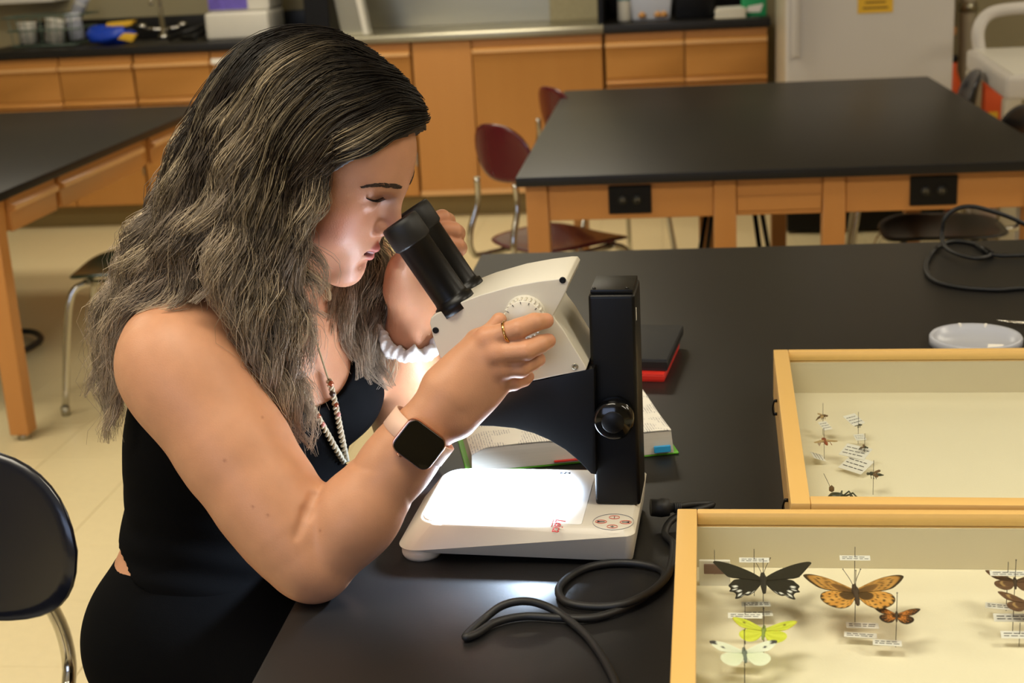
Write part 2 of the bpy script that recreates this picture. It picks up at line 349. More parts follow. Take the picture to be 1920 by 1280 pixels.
MB().prism([(.06, .03), (.14, .01), (.17, .05), (.10, .06)], -.07, -.04, 'y').obj('yellow_flap', 'yellow', bag, 0.006)
fc = thing('faucet', 'chrome sink faucet with two handles standing at the back counter', 'faucet', (-2.72, yi+.1, CT))
MB().lathe([(0, 0), (.03, 0), (.03, .02), (.014, .03), (.012, .17), (0, .17)], 16).obj('column', 'chrome', fc)
MB().tube(smooth_path([(0, 0, .16), (0, -.01, .23), (0, -.06, .26), (0, -.12, .24), (0, -.14, .19)]), .011, 10).obj('spout', 'chrome', fc)
for s in (-1, 1):
    MB().tube([(0, 0, .05), (s*.10, 0, .06)], .010, 8).obj('side_arm', 'chrome', fc); MB().lathe([(0, 0), (.022, 0), (.026, .02), (.0, .03)], 12, Matrix.Translation((s*.115, 0, .06))).obj('handle', 'chrome', fc)
sk = MB()
sk.tube(smooth_path([(-2.62, yi-.1, CT+.012), (-2.5, yi-.18, CT+.05), (-2.42, yi-.05, CT+.07), (-2.5, yi+.05, CT+.02), (-2.58, yi-.02, CT+.012), (-2.46, yi-.14, CT+.012)]), .012, 8)
tag(sk.obj('rubber_hose', 'black_rubber'), 'coiled black rubber hose on the counter by the faucet', 'hose')
an = thing('benchtop_instrument', 'white benchtop instrument with a purple screen on the back counter', 'instrument', (-2.22, yi-.02, CT))
MB().box((-.17, -.17, 0), (.17, .17, .14)).obj('base', 'white_plastic', an, 0.02, 3)
MB().box((-.165, -.10, .141), (.165, .17, .34)).obj('housing', 'white_plastic', an, 0.012, 3)
MB().box((-.16, -.106, .15), (.05, -.1005, .33)).obj('screen', 'purple', an, 0.003)
ps = thing('shelf_board', 'pale shelf board at the top left of the back wall', 'shelf', (-3.75, YW-.12, 1.18))
MB().box((-.55, -.12, 0), (.42, .118, .03)).obj('board', 'white_plastic', ps, 0.003)
MB().box((-.5, .02, -.1), (-.47, .118, 0)).obj('bracket', 'steel', ps, 0.002)
bt = thing('bottle', 'white plastic bottle with a teal band on the right counter', 'bottle', (-.205, 7.45, CT))
MB().lathe([(0, 0), (.033, 0), (.035, .01), (.035, .15), (.015, .19), (.015, .21), (0, .21)], 20).obj('bottle_body', 'white_plastic', bt)
MB().lathe([(.0355, .105), (.0362, .105), (.0362, .125), (.0355, .125)], 20).obj('band', 'teal', bt)
MB().lathe([(0, .21), (.018, .21), (.018, .235), (0, .235)], 16).obj('cap', 'white_plastic', bt)
tb = thing('storage_tub', 'cloudy plastic tub with orange contents on the right counter', 'tub', (-.065, 7.5, CT))
MB().prism([(-.10, 0), (.09, 0), (.105, .13), (-.11, .13)], -.08, .08, 'y').obj('tub_body', 'cloudy_plastic', tb, 0.012, 3)
for x in (-.05, .03, .06): MB().lathe([(0, 0), (.018, .004), (.02, .02), (0, .035)], 12, Matrix.Translation((x, -.082, .012))).obj('orange_lump', mat('lump%d' % int(x*100+50), 'C08A48', 0.6), tb)
bk = thing('black_case', 'black instrument case on the right counter', 'case', (.15, 7.56, CT))
MB().box((-.1, -.12, 0), (.1, .12, .3)).obj('case_body', 'black_plastic', bk, 0.01); MB().tube(smooth_path([(-.04, 0, .3), (-.03, 0, .33), (.03, 0, .33), (.04, 0, .3)]), .006, 6).obj('handle', 'black_plastic', bk)
pp = thing('paper_stack', 'low stack of cream paper on the right counter', 'paper', (.325, 7.42, CT))
for k in range(6): MB().box((-.075+.004*(k % 3), -.1, k*.008), (.075-.003*(k % 2), .1, k*.008+.0072)).obj('sheet_bundle', 'paper' if k % 2 else 'foam', pp, 0.001, 1)
gb = thing('green_carton', 'green and white carton at the right end of the counter', 'carton', (.445, 7.45, CT))
MB().box((-.06, -.06, 0), (.06, .06, .2)).obj('carton_body', 'green_box', gb, 0.002)
MB().prism([(-.05, .02), (.03, .02), (.045, .06), (-.03, .05)], -.0615, -.0602, 'y').obj('white_print', 'card', gb); MB().box((-.04, -.0615, .12), (.04, -.0602, .135)).obj('white_print', 'card', gb)
# ------------------------------------------------------------------ refrigerator
YR = 6.6
fx0, fx1 = at(1474, 0, YR).x, at(1790, 40, YR).x
fr = thing('refrigerator', 'white refrigerator with a yellow sign beside the counter', 'refrigerator', ((fx0+fx1)/2, YR+.35, 0))
MB().box((fx0+.004, YR+.06, .02), (fx1-.004, YR+.70, 1.75)).obj('body', 'fridge_side', fr, 0.008, 2, True)
MB().box((fx0, YR, .12), (fx1, YR+.055, 1.28)).obj('lower_door', 'fridge_white', fr, 0.014, 3, True)
MB().box((fx0, YR, 1.29), (fx1, YR+.055, 1.75)).obj('upper_door', 'fridge_white', fr, 0.014, 3, True)
hx = at(1492, 50, YR).x
MB().box((hx-.016, YR-.03, .82), (hx+.014, YR-.001, 1.25)).obj('door_handle', 'fridge_white', fr, 0.008, 3, True)
MB().box((fx0+.01, YR+.03, .01), (fx1-.01, YR+.06, .115)).obj('grille', 'black_plastic', fr, 0.003, 1, True)
sx0, sx1, sz = at(1608, 24, YR).x, at(1674, 22, YR).x, at(1640, 24, YR).z
sg = thing('warning_sign', 'yellow notice stuck on the refrigerator door', 'sign', ((sx0+sx1)/2, YR-.002, sz))
MB().box((-(sx1-sx0)/2, -.0012, 0), ((sx1-sx0)/2, 0.0015, .2)).obj('sheet', 'yellow', sg, 0)
for k in range(7):
    w = (.055, .045, .06, .05, .058, .04, .055)[k]; MB().box((-w, -.0018, .018+k*.024), (w, -.00125, .026+k*.024)).obj('print_line', mat('sign_ink%d' % k, '7A5A14', 0.8) if k == 0 else 'sign_ink0', sg)
# ------------------------------------------------------------------ white cart and clutter at the right edge
CZ = .86
c0 = atz(1812, 92, CZ)
ca = thing('utility_cart', 'white plastic utility cart with a rounded push handle', 'cart', (c0.x, c0.y, 0), math.radians(-4))
MB().box((0, -1.05, CZ-.085), (.62, 0, CZ)).obj('top_tray', 'fridge_white', ca, 0.02, 3)
MB().box((.03, -1.02, CZ-.003), (.59, -.03, CZ+.004)).obj('tray_mat', 'white_plastic', ca, 0.002)
MB().box((0, -1.05, .2), (.62, 0, .26)).obj('bottom_tray', 'fridge_white', ca, 0.02, 3)
for x, y in ((.03, -.04), (.59, -.04), (.03, -1.01), (.59, -1.01)):
    MB().box((x-.03, y-.035, .1), (x+.03, y+.035, CZ-.08)).obj('post', 'fridge_side', ca, 0.01, 2)
    MB().lathe([(0, -.02), (.05, -.02), (.05, .02), (0, .02)], 16, Matrix.Translation((x, y, .05)) @ Matrix.Rotation(PI/2, 4, 'X')).obj('caster', 'black_rubber', ca)
MB().tube(smooth_path([(.05, -.04, CZ-.02), (.04, -.03, CZ+.07), (.07, -.01, CZ+.13), (.14, 0, CZ+.155), (.3, 0, CZ+.16), (.48, 0, CZ+.155), (.55, -.01, CZ+.13), (.58, -.03, CZ+.07), (.57, -.04, CZ-.02)]), .026, 12).obj('push_handle', 'fridge_white', ca)
oc = at(1866, 190, 6.75)
ob = thing('orange_bin', 'orange plastic bin standing behind the cart', 'bin', (oc.x, 6.75, 0))
MB().prism([(-.05, 0), (.05, 0), (.062, .66), (-.062, .66)], -.06, .06, 'y').obj('bin_body', 'orange', ob, 0.008)
MB().box((-.066, -.066, .64), (.066, .066, .665)).obj('rim', 'orange', ob, 0.006)
MB().box((-.04, -.066, .44), (-.0, -.0605, .53)).obj('yellow_sticker', 'yellow', ob)
rc = at(1788, 168, 6.9); rb = thing('red_canister', 'red canister between refrigerator and navy chair', 'canister', (rc.x+.02, 7.1, 0))
MB().lathe([(0, 0), (.05, 0), (.05, .62), (.03, .68), (.03, .72), (0, .72)], 18).obj('shell', 'orange', rb); MB().lathe([(0, .72), (.035, .72), (.035, .75), (0, .75)], 14).obj('cap', 'black_plastic', rb)
lc = at(1895, 232, 6.9); lb = blob('lime_bag', 'lime green bag lying low behind the lab table', 'bag', lc.x, 6.95, .44, .06, .05, .10, 'lime', 9)
lbs = thing('low_bench', 'low dark bench in the corner behind the lab table', 'bench', (lc.x+.25, 7.12, 0))
MB().box((-.38, -.25, .40), (.6, .25, .44)).obj('bench_top', 'black_seat', lbs, 0.004)
for sx in (-.34, .55):
    for sy in (-.2, .2): MB().box((sx-.025, sy-.025, 0), (sx+.025, sy+.025, .4)).obj('leg', 'black_plastic', lbs, 0.002)
dc = thing('door_casing', 'brown wooden casing strip beside the refrigerator', 'casing', (fx1+.12, 7.7, 0))
MB().box((-.05, -.06, 0), (.05, .06, 2.1)).obj('upright', 'maple_v', dc, 0.004); MB().box((-.07, -.07, .8), (.09, -.06, .84)).obj('rail', 'maple', dc, 0.002)
pip = thing('wall_pipe', 'grey vertical wall pipe right of the refrigerator', 'pipe', (fx1+.30, 7.82, 0))
MB().tube([(0, 0, 0), (0, 0, 2.7)], .04, 14).obj('pipe_run', 'fridge_side', pip); MB().lathe([(.041, .9), (.05, .9), (.05, .95), (.041, .95)], 14).obj('collar', 'steel', pip)
# ================================================================== LAB TABLES
def lab_table(label, x0, x1, y0, y1, front_legs, side=None, outlets=(), inset=.03, ap=.105):
    t = thing('lab_table', label, 'table', ((x0+x1)/2, (y0+y1)/2, 0)); th = .028
    MB().box((x0, y0, T-th), (x1, y1, T)).obj('tabletop', 'epoxy', t, 0.004, 2, True)
    lw = .062; fy = y0+inset
    for x in front_legs: MB().box((x-lw/2, fy, 0.02), (x+lw/2, fy+lw, T-th-.0005)).obj('leg', 'maple_v', t, 0.003, 1, True); MB().lathe([(0, 0), (.02, 0), (.02, .02), (0, .02)], 12, Matrix.Translation((x, fy+lw/2, 0))).obj('foot_glide', 'steel', t, 0, 2, True)
    bl = [front_legs[0], front_legs[-1]] if len(front_legs) < 4 else front_legs
    for x in bl: MB().box((x-lw/2, y1-inset-lw, 0.0), (x+lw/2, y1-inset, T-th-.0005)).obj('leg', 'maple_v', t, 0.003, 1, True)
    zs = T-th-.0005
    for a, b in zip(front_legs[:-1], front_legs[1:]):
        MB().box((a+lw/2+.0008, fy+.008, zs-ap), (b-lw/2-.0008, fy+.03, zs)).obj('apron', 'maple', t, 0.002, 1, True)
        MB().box((a+lw/2+.0008, y1-inset-.03, zs-ap), (b-lw/2-.0008, y1-inset-.008, zs)).obj('apron', 'maple', t, 0.002, 1, True)
    for x in (front_legs[0], front_legs[-1]):
        s = -1 if x == front_legs[0] else 1
        MB().box((x-.011+s*.012, fy+lw+.001, zs-ap), (x+.011+s*.012, y1-inset-lw-.001, zs)).obj('apron', 'maple_y', t, 0.002, 1, True)
    for (ox0, ox1, oz0, oz1) in outlets:
        o = MB().box((ox0, fy+.001, oz0), (ox1, fy+.0078, oz1)).obj('outlet_plate', 'black_plastic', t, 0.002, 1, True)
        for q in (.33, .67):
            cx = ox0+(ox1-ox0)*q
            MB().lathe([(0, 0), (.014, 0), (.014, .003), (.0, .003)], 14, Matrix.Translation((cx, fy+.0008, (oz0+oz1)/2)) @ Matrix.Rotation(PI/2, 4, 'X')).obj('socket', 'black_rubber', o, 0, 2, True)
            for dx in (-.004, .004): MB().box((cx+dx-.0008, fy-.0032, (oz0+oz1)/2-.004), (cx+dx+.0008, fy-.0024, (oz0+oz1)/2+.004)).obj('slot', 'steel', o, 0, 2, True)
    return t
farT = lab_table('black topped maple lab table with black outlets, before the refrigerator', -.425, 1.06, 3.92, 6.0,
    [-.37, .156, .455, 1.0], outlets=[(-.168, -.048, .662, .742), (.659, .786, .660, .742)])
MB().box((.19, 3.953, .66), (.42, 3.957, .70)).obj('drawer_lip', 'maple', farT, 0.001, 1, True)
leftT = lab_table('black topped maple lab table at the left edge of the room', -3.5, -1.955, 3.93, 6.02, [-3.4, -2.012])
for (ya, yb) in ((4.05, 4.38), (4.42, 5.18), (5.28, 5.85)):
    d = MB().prism([(-1.988, T-.03), (-1.972, T-.03), (-1.972, T-.05), (-1.958, T-.056), (-1.960, T-.072), (-1.974, T-.078), (-1.974, T-.135), (-1.988, T-.135)], ya, yb, 'y').obj('drawer_front', 'maple_y', leftT, 0.0015, 1, True)
    MB().box((-1.9635, ya+.005, T-.072), (-1.9575, yb-.005, T-.057)).obj('finger_pull', 'cab_lip', d, 0.001, 1, True)
nx0, nx1, ny0, ny1 = -.405, 1.12, .82, 2.98
nearT = lab_table('black topped lab table that the person and microscope share', nx0, nx1, ny0, ny1, [nx0+.06, .35, nx1-.06])
# ================================================================== CHAIRS
def make_chair(label, shell, loc, rz, group=None, back_w=.20, back_h=.135, frame='chrome', bz=.70):
    c = thing('school_chair', label, 'chair', loc, rz, group)
    def so(t):
        a, b = sq(t, 3.6); return a*(.195+.012*b), b*.195
    def ss(u, v):
        z = .445 + .9*u*u*.35 - .25*max(0, v-.09)**1.5*1.2 + .5*max(0, -v-.1)**2; return (u, v, z), (0, 0, 1)
    disc_shell(ss, so, .010).obj('seat', shell, c)
    def bo(t):
        a, b = sq(t, 2.6); return a*(back_w-.018*b-(.03 if b < 0 else 0)*abs(b)), b*back_h
    def bs(u, v):
        y = -.215 + 1.1*u*u - .16*(v+.1); return (u, y, bz+v), (0, 1, .15)
    disc_shell(bs, bo, .012).obj('backrest', shell, c)
    for s in (-1, 1):
        MB().tube(smooth_path([(s*.10, -.245, .68), (s*.105, -.245, .60), (s*.115, -.275, .50), (s*.12, -.265, .43), (s*.125, -.20, .415), (s*.13, .12, .42)], 6), .0105, 10).obj('back_tube', frame, c)
        MB().tube(smooth_path([(s*.125, .13, .425), (s*.15, .19, .36), (s*.20, .235, .02)], 6), .0115, 10).obj('leg', frame, c)
        MB().tube(smooth_path([(s*.125, -.12, .425), (s*.15, -.17, .36), (s*.21, -.265, .02)], 6), .0115, 10).obj('leg', frame, c)
        for (gy, gx) in ((.236, .20), (-.266, .21)): MB().lathe([(0, 0), (.014, 0), (.015, .03), (0, .03)], 10, Matrix.Translation((s*gx, gy, 0))).obj('foot_glide', 'steel', c)
    MB().tube([(-.13, .13, .421), (.13, .13, .421)], .010, 8).obj('cross_bar', frame, c); MB().tube([(-.13, -.12, .421), (.13, -.12, .421)], .010, 8).obj('cross_bar', frame, c)
    return c
make_chair('maroon plastic chair pulled up to the left end of the outlet table', 'maroon', (-.37, 4.63, 0), math.radians(-46), back_w=.145, back_h=.095, bz=.765)
make_chair('maroon plastic chair mostly hidden behind the refrigerator-side table', 'maroon', (-.27, 5.95, 0), math.radians(-58), back_w=.15, back_h=.10, bz=.72)
make_chair('green plastic chair tucked under the left lab table', 'green_plastic', (-1.755, 4.43, 0), math.radians(97), bz=.64)
make_chair('dark navy chair cut off by the left edge, nearest the viewer', 'navy', (-1.03, 1.535, 0), math.radians(176), back_w=.21, back_h=.125, bz=.672)
make_chair('black plastic chair under the right half of the outlet table', 'black_seat', (.875, 4.62, 0), math.radians(88))
make_chair('dark navy chair near the cart, showing only its backrest top', 'navy', (.945, 5.70, 0), math.radians(84))
fs = thing('work_stool', 'thin legged black stool under the outlet table', 'stool', (.22, 4.85, 0))
MB().lathe([(0, .56), (.15, .56), (.155, .57), (.15, .585), (0, .585)], 28).obj('seat', 'black_plastic', fs)
for a in (35, 125, 215, 305):
    c, s_ = math.cos(math.radians(a)), math.sin(math.radians(a)); MB().tube([(c*.10, s_*.10, .56), (c*.22, s_*.22, .0)], .0085, 8).obj('leg', 'black_plastic', fs)
cb = MB(); pts = [atz(x, y, .02) for x, y in ((-40, 640), (20, 624), (60, 622), (77, 634), (62, 648), (20, 668), (-40, 690))]
tag(cb.tube(smooth_path(pts, 8), .012, 8).obj('floor_cable', 'black_rubber'), 'black cable loop on the floor under the left table', 'cable')
# ================================================================== MICROSCOPE
MO = Vector((-.165, 1.52, T)); MR = math.radians(-3.5)
sc = thing('stereo_microscope', 'white and black stereo microscope with a lit stage', 'microscope', MO, MR)
MI = (Matrix.Translation(MO) @ Matrix.Rotation(MR, 4, 'Z')).inverted()
def ml(px, py, y):        # local (x, z) of a pixel on the local plane y
    o = MI @ CAMP; d = MI.to_3x3() @ ray(px, py); p = o + d*((y-o.y)/d.y); return (p.x, p.z)
def rrect(x0, x1, y0, y1, rl, rr, n=8):
    pts = []
    for cx, cy, r, a0 in ((x1-rr, y1-rr, rr, 0), (x0+rl, y1-rl, rl, 90), (x0+rl, y0+rl, rl, 180), (x1-rr, y0+rr, rr, 270)):
        pts += [(cx+r*math.cos(math.radians(a0+90*k/n)), cy+r*math.sin(math.radians(a0+90*k/n))) for k in range(n+1)]
    return pts
bx0, bx1, by = -.143, .127, .094
rings = []
for dx0, dxr, dy, zf in ((.006, .004, .008, lambda x: .006 + .010*max(0, -(x+.08))/.06), (.0, .0, .0, lambda x: .014+.026*(x-bx0)/(bx1-bx0)), (.024, .003, .009, lambda x: .0435), (.027, .005, .012, lambda x: .0455)):
    o = rrect(bx0+dx0, bx1-dxr, -by+dy, by-dy, .030, .010); rings.append([(x, y, zf(x)) for x, y in o])
m = MB(); n = len(rings[0])
m.add([p for r in rings for p in r], [(i*n+k, i*n+(k+1) % n, (i+1)*n+(k+1) % n, (i+1)*n+k) for i in range(3) for k in range(n)]+[tuple(range(n))[::-1], tuple(range(3*n, 4*n))])
m.obj('base', 'scope_white', sc, 0.0015, 2)
st = MB().prism(rrect(bx0+.029, .068, -by+.015, by-.015, .022, .004), .0452, .0462, 'z').obj('stage_plate', 'stage_white', sc, 0.0004, 1)
for s in (-1, 1):
    MB().lathe([(0, 0), (.021, 0), (.023, .004), (.023, .014), (.0, .016)], 24, Matrix.Translation((-.117, s*.066, 0))).obj('foot', 'scope_white', sc)
    MB().lathe([(0, 0), (.02, 0), (.02, .008), (.0, .009)], 24, Matrix.Translation((.095, s*.06, 0))).obj('foot', 'black_rubber', sc)
def lay_text(s, size, x, y, z, rot, m_, parent, shear=0):
    o = link('lettering', text_mesh(s, size, .0002, shear), m_, parent); o.location = (x, y, z); o.rotation_euler = (0, 0, rot); return o
p = ml(1046, 985, -.071); lg = atz(1047, 985, T+.0462); lgl = MI @ lg
lay_text('Leica', .017, lgl.x, lgl.y, .0464, -PI/2, 'red', st, .35)
MB().tube([(lgl.x-.0075, lgl.y+.016, .0463), (lgl.x-.0072, lgl.y-.004, .0463)], .0005, 5).obj('logo_stroke', 'red', st)
lg2 = MI @ atz(1042, 885, T+.0462); lay_text('LEICA', .006, lg2.x-.012, lg2.y-.003, .0464, 0, 'grey_ink', st); lay_text('EZ4', .008, lg2.x+.012, lg2.y-.003, .0464, 0, 'ink', st)
# control pad
cp = MI @ atz(1150, 978, T+.046)
def flat_ring(parent, x, y, rx, ry, w, m_, name):
    b = MB(); k = 40
    vs = [(x+(rx+s)*math.cos(2*PI*i/k), y+(ry+s)*math.sin(2*PI*i/k), z) for s, z in ((w, .0457), (w, .0463), (-w, .0463), (-w, .0457)) for i in range(k)]
    b.add(vs, [(r*k+i, r*k+(i+1) % k, ((r+1) % 4)*k+(i+1) % k, ((r+1) % 4)*k+i) for r in range(4) for i in range(k)]); return b.obj(name, m_, parent)
pad = flat_ring(sc, cp.x, cp.y, .0225, .0215, .00016, 'grey_ink', 'control_pad')
for dx, dy, g in ((0, .0125, '\u2191'), (0, -.0125, '+'), (-.0135, 0, '-'), (.0135, 0, '-')):
    b = flat_ring(pad, cp.x+dx, cp.y+dy, .0058 if not dx else .0062, .0042, .00016, 'red_line', 'button')
    if g == '\u2191': MB().box((cp.x-.0003, cp.y+dy-.0022, .0458), (cp.x+.0003, cp.y+dy+.0022, .0463)).obj('icon', 'ink', b)
    elif g == '+': MB().box((cp.x-.002, cp.y+dy-.0003, .0458), (cp.x+.002, cp.y+dy+.0003, .0463)).box((cp.x-.0003, cp.y+dy-.002, .0458), (cp.x+.0003, cp.y+dy+.002, .0463)).obj('icon', 'ink', b)
    else:
        MB().box((cp.x+dx-.004, cp.y-.0004, .0458), (cp.x+dx+.004, cp.y+.0004, .0463)).prism([(cp.x+dx+(-.004 if dx < 0 else .004), cp.y-.0018), (cp.x+dx, cp.y), (cp.x+dx+(-.004 if dx < 0 else .004), cp.y+.0018)], .0458, .0463, 'z').obj('icon', 'ink', b)
# column
yc = -.024
cx0, cx1 = ml(1117, 951, yc)[0], ml(1201, 952, yc)[0]
ztop = ml(1145, 553, yc)[1]
col = MB().box((cx0, yc, .0456), (cx1, yc+.072, ztop)).obj('column', 'black_plastic', sc, 0.004, 3)
MB().box((cx0+.002, yc+.004, ztop), (cx1-.002, yc+.068, ztop+.005)).obj('cap', 'black_plastic', col, 0.0015, 2)
for dx in (.006, .042):
    MB().lathe([(0, 0), (.002, 0), (.002, .001), (0, .001)], 12, Matrix.Translation((cx0+dx, yc+.010, ztop+.005))).obj('screw', 'black_gloss', col)
sx_, sz_ = ml(1189, 590, yc+.002)
MB().box((cx1, yc+.008, sz_-.008), (cx1+.0006, yc+.011, sz_+.006)).obj('sticker', 'card', col)
kx, kz = ml(1152, 782, yc-.01)
kn = MB().lathe([(0, .026), (.019, .026), (.022, .023), (.0225, .006), (.019, 0), (0, 0)], 32, Matrix.Translation((kx, yc+.0005, kz)) @ Matrix.Rotation(PI/2, 4, 'X')).obj('focus_knob', 'black_gloss', sc)
MB().lathe([(0, .0262), (.012, .0262), (.0125, .0275), (.012, .028), (0, .028)], 28, Matrix.Translation((kx, yc+.0005, kz)) @ Matrix.Rotation(PI/2, 4, 'X')).obj('knob_cap', 'black_plastic', kn)
# black arm with the arch over the stage
ya = -.040
arch = [(884, 798), (925, 799), (965, 803), (1000, 812), (1030, 825), (1060, 843), (1085, 864), (1108, 888)]
arm = [ml(x, y, ya) for x, y in [(1114, 690), (1040, 707), (962, 722), (905, 748), (868, 776), (876, 796)]+arch+[(1118, 890)]]
MB().prism(arm, ya, ya+.098).obj('arm', 'black_plastic', sc, 0.0012, 2)
# head
yh = -.050; HW = .104
hd = [(806, 606), (808, 596), (818, 588), (850, 572), (900, 553), (960, 536), (1010, 527), (1050, 522), (1062, 522), (1067, 529), (1062, 545), (1050, 568), (1037, 591), (1042, 600), (1056, 618), (1078, 654), (1100, 690), (1098, 694), (1040, 705), (960, 722), (890, 728), (850, 705), (824, 668), (813, 636)]
head = MB().prism([ml(x, y, yh) for x, y in hd], yh, yh+HW).obj('head', 'scope_white', sc, 0.006, 4, ang=30)
yh2 = yh-.004
lowp = [(1037, 592), (1057, 620), (1080, 657), (1102, 693), (1040, 706), (962, 722), (930, 690), (960, 640), (1000, 600)]
for x, y in ((817, 619), (1055, 525)):
    a, b = ml(x, y, yh); MB().lathe([(0, 0), (.0036, 0), (.0036, .0008), (.0028, .0012), (0, .0004)], 16, Matrix.Translation((a, yh+.0002, b)) @ Matrix.Rotation(PI/2, 4, 'X')).obj('screw_hole', 'black_plastic', head)
a, b = ml(1078, 687, yh); MB().lathe([(0, 0), (.0038, 0), (.0036, .001), (.0018, .001), (.0016, .0004), (0, .0004)], 16, Matrix.Translation((a, yh+.0002, b)) @ Matrix.Rotation(PI/2, 4, 'X')).obj('screw', 'steel', head)
dx_, dz_ = ml(982, 597, yh-.012)
DM = Matrix.Translation((dx_, yh+.001, dz_)) @ Matrix.Rotation(PI/2, 4, 'X')
dial = MB().lathe([(0, .017), (.0195, .017), (.0205, .0155), (.0205, .004), (.023, .003), (.023, 0), (0, 0)], 40, DM).obj('zoom_dial', 'scope_white', sc)
for k in range(26):
    t = 2*PI*k/26; MB().lathe([(0, 0), (.0015, 0), (.0015, .0113), (0, .0115)], 8, DM @ Matrix.Translation((.0205*math.cos(t), .0205*math.sin(t), .0042))).obj('grip_rib', 'scope_white', dial)
for k in range(5):
    t = math.radians(40+k*28); MB().box((-.0003, -.0013, 0), (.0003, .0013, .0003), DM @ Matrix.Rotation(t-PI/2, 4, 'Z') @ Matrix.Translation((0, .0185, .0171))).obj('tick', 'ink', dial)
# eyepieces
for s, yy in (('n', -.030), ('f', .027)):
    if s == 'n': b0, t0 = ml(849, 562, yy), ml(747, 414, yy)
    else: b0 = (b0n[0], b0n[1]); t0 = (t0n[0]-.000, t0n[1]+.002)
    if s == 'n': b0n, t0n = b0, t0
    P = Vector((b0[0], yy, b0[1])); Q = Vector((t0[0], yy, t0[1])); L = (Q-P).length; M4 = axis_matrix(P-(Q-P).normalized()*.012, Q-P, (0, 1, 0)); L += .012
    e = MB().lathe([(0, 0), (.0232, 0), (.0232, .012), (.0200, .0135), (.0194, .018), (.0194, L-.030), (.0204, L-.029)], 36, M4).obj('eyepiece', 'black_plastic', sc)
    MB().lathe([(.0204, L-.029), (.0222, L-.027), (.0222, L-.006), (.0212, L-.001), (.0192, L), (.0150, L-.001), (.013, L-.007), (.013, L-.010)], 36, M4).obj('eyecup', 'black_rubber', e)
    MB().lathe([(.0132, L-.0102), (.0100, L-.0085), (0, L-.007)], 30, M4).obj('lens', 'black_gloss', e)
# the lamp in the arm that lights the stage, plus an added bounce light
def spot(name, loc, tgt, power, size, blend, rad, col):
    l = bpy.data.lights.new(name, 'SPOT'); l.energy = power; l.spot_size = math.radians(size); l.spot_blend = blend; l.shadow_soft_size = rad; l.color = col
    o = bpy.data.objects.new(name, l); COL.objects.link(o); o.location = loc
    o.rotation_euler = (Vector(tgt)-Vector(loc)).to_track_quat('-Z', 'Y').to_euler(); return o
MW = Matrix.Translation(MO) @ Matrix.Rotation(MR, 4, 'Z')
SPOTP = 18.0
_lx, _lz = ml(962, 806, ya); LL = MW @ Vector((_lx, 0.009, _lz-.008)); LT = MW @ Vector((-.045, 0.0, .045))
spot('stage_lamp', LL, LT, SPOTP, 122, .5, .012, (0.62, 0.78, 1.0))
_sg = area('stage_bounce_fill', MW @ Vector((-.045, 0, .0470)), (PI, 0, MR), .125, .135, 1.2, (0.82, 0.88, 1.0)); _sg.data.shape = 'ELLIPSE'  # added fill facing up, stands in for light bouncing off the stage plate
# power lead
cable_pts = [(1160, 1300), (1150, 1270), (1125, 1225), (1095, 1187), (1050, 1150), (1010, 1131), (975, 1127), (940, 1136), (910, 1158), (885, 1180), (873, 1194), (893, 1188), (930, 1166), (985, 1155), (1050, 1158), (1110, 1158), (1165, 1142), (1210, 1117), (1243, 1087), (1240, 1068), (1200, 1057), (1150, 1055), (1100, 1064), (1062, 1085), (1047, 1107), (1062, 1128), (1110, 1137), (1165, 1133), (1215, 1112), (1247, 1085), (1258, 1060), (1262, 1020)]
hz = [.005]*len(cable_pts)
for i in (4, 5, 6, 7, 8): hz[i] = (.008, .016, .019, .016, .008)[i-4]
for i in (24, 25, 26): hz[i] = .006
for i in (27, 28, 29): hz[i] = .010
pw = thing('power_cord', 'black power cord coiled in front of the microscope', 'cord', (atz(1150, 1100, T).x, atz(1150, 1100, T).y, T))
pts = [atz(x, y, T+h) for (x, y), h in zip(cable_pts, hz)]
mp_ = MW @ Vector((cx1+.006, yc+.05, .022))
pts += [Vector((-.012, 1.50, T+.006)), Vector((.0, 1.535, T+.010)), atz(1335, 946, T+.012), atz(1300, 945, T+.016), atz(1262, 951, T+.02)]
MB().tube(smooth_path(pts, 10), .0042, 10).obj('cable', 'black_rubber', pw, 0, 2, True)
pa = atz(1262, 951, T+.02)
dv = (mp_-pa)
MB().tube([pa+dv*-.02, pa+dv*.15, pa+dv*.16, pa+dv*.5, pa+dv*.95], [.0055, .0065, .010, .0115, .010], 14).obj('plug', 'black_rubber', pw, 0, 2, True)
for k in range(4): MB().lathe([(.0045, 0), (.0068, .0006), (.0068, .0022), (.0045, .0028)], 12, axis_matrix(pa+dv*(-.02-.075*k), -dv)).obj('strain_relief', 'black_rubber', pw, 0, 2, True)
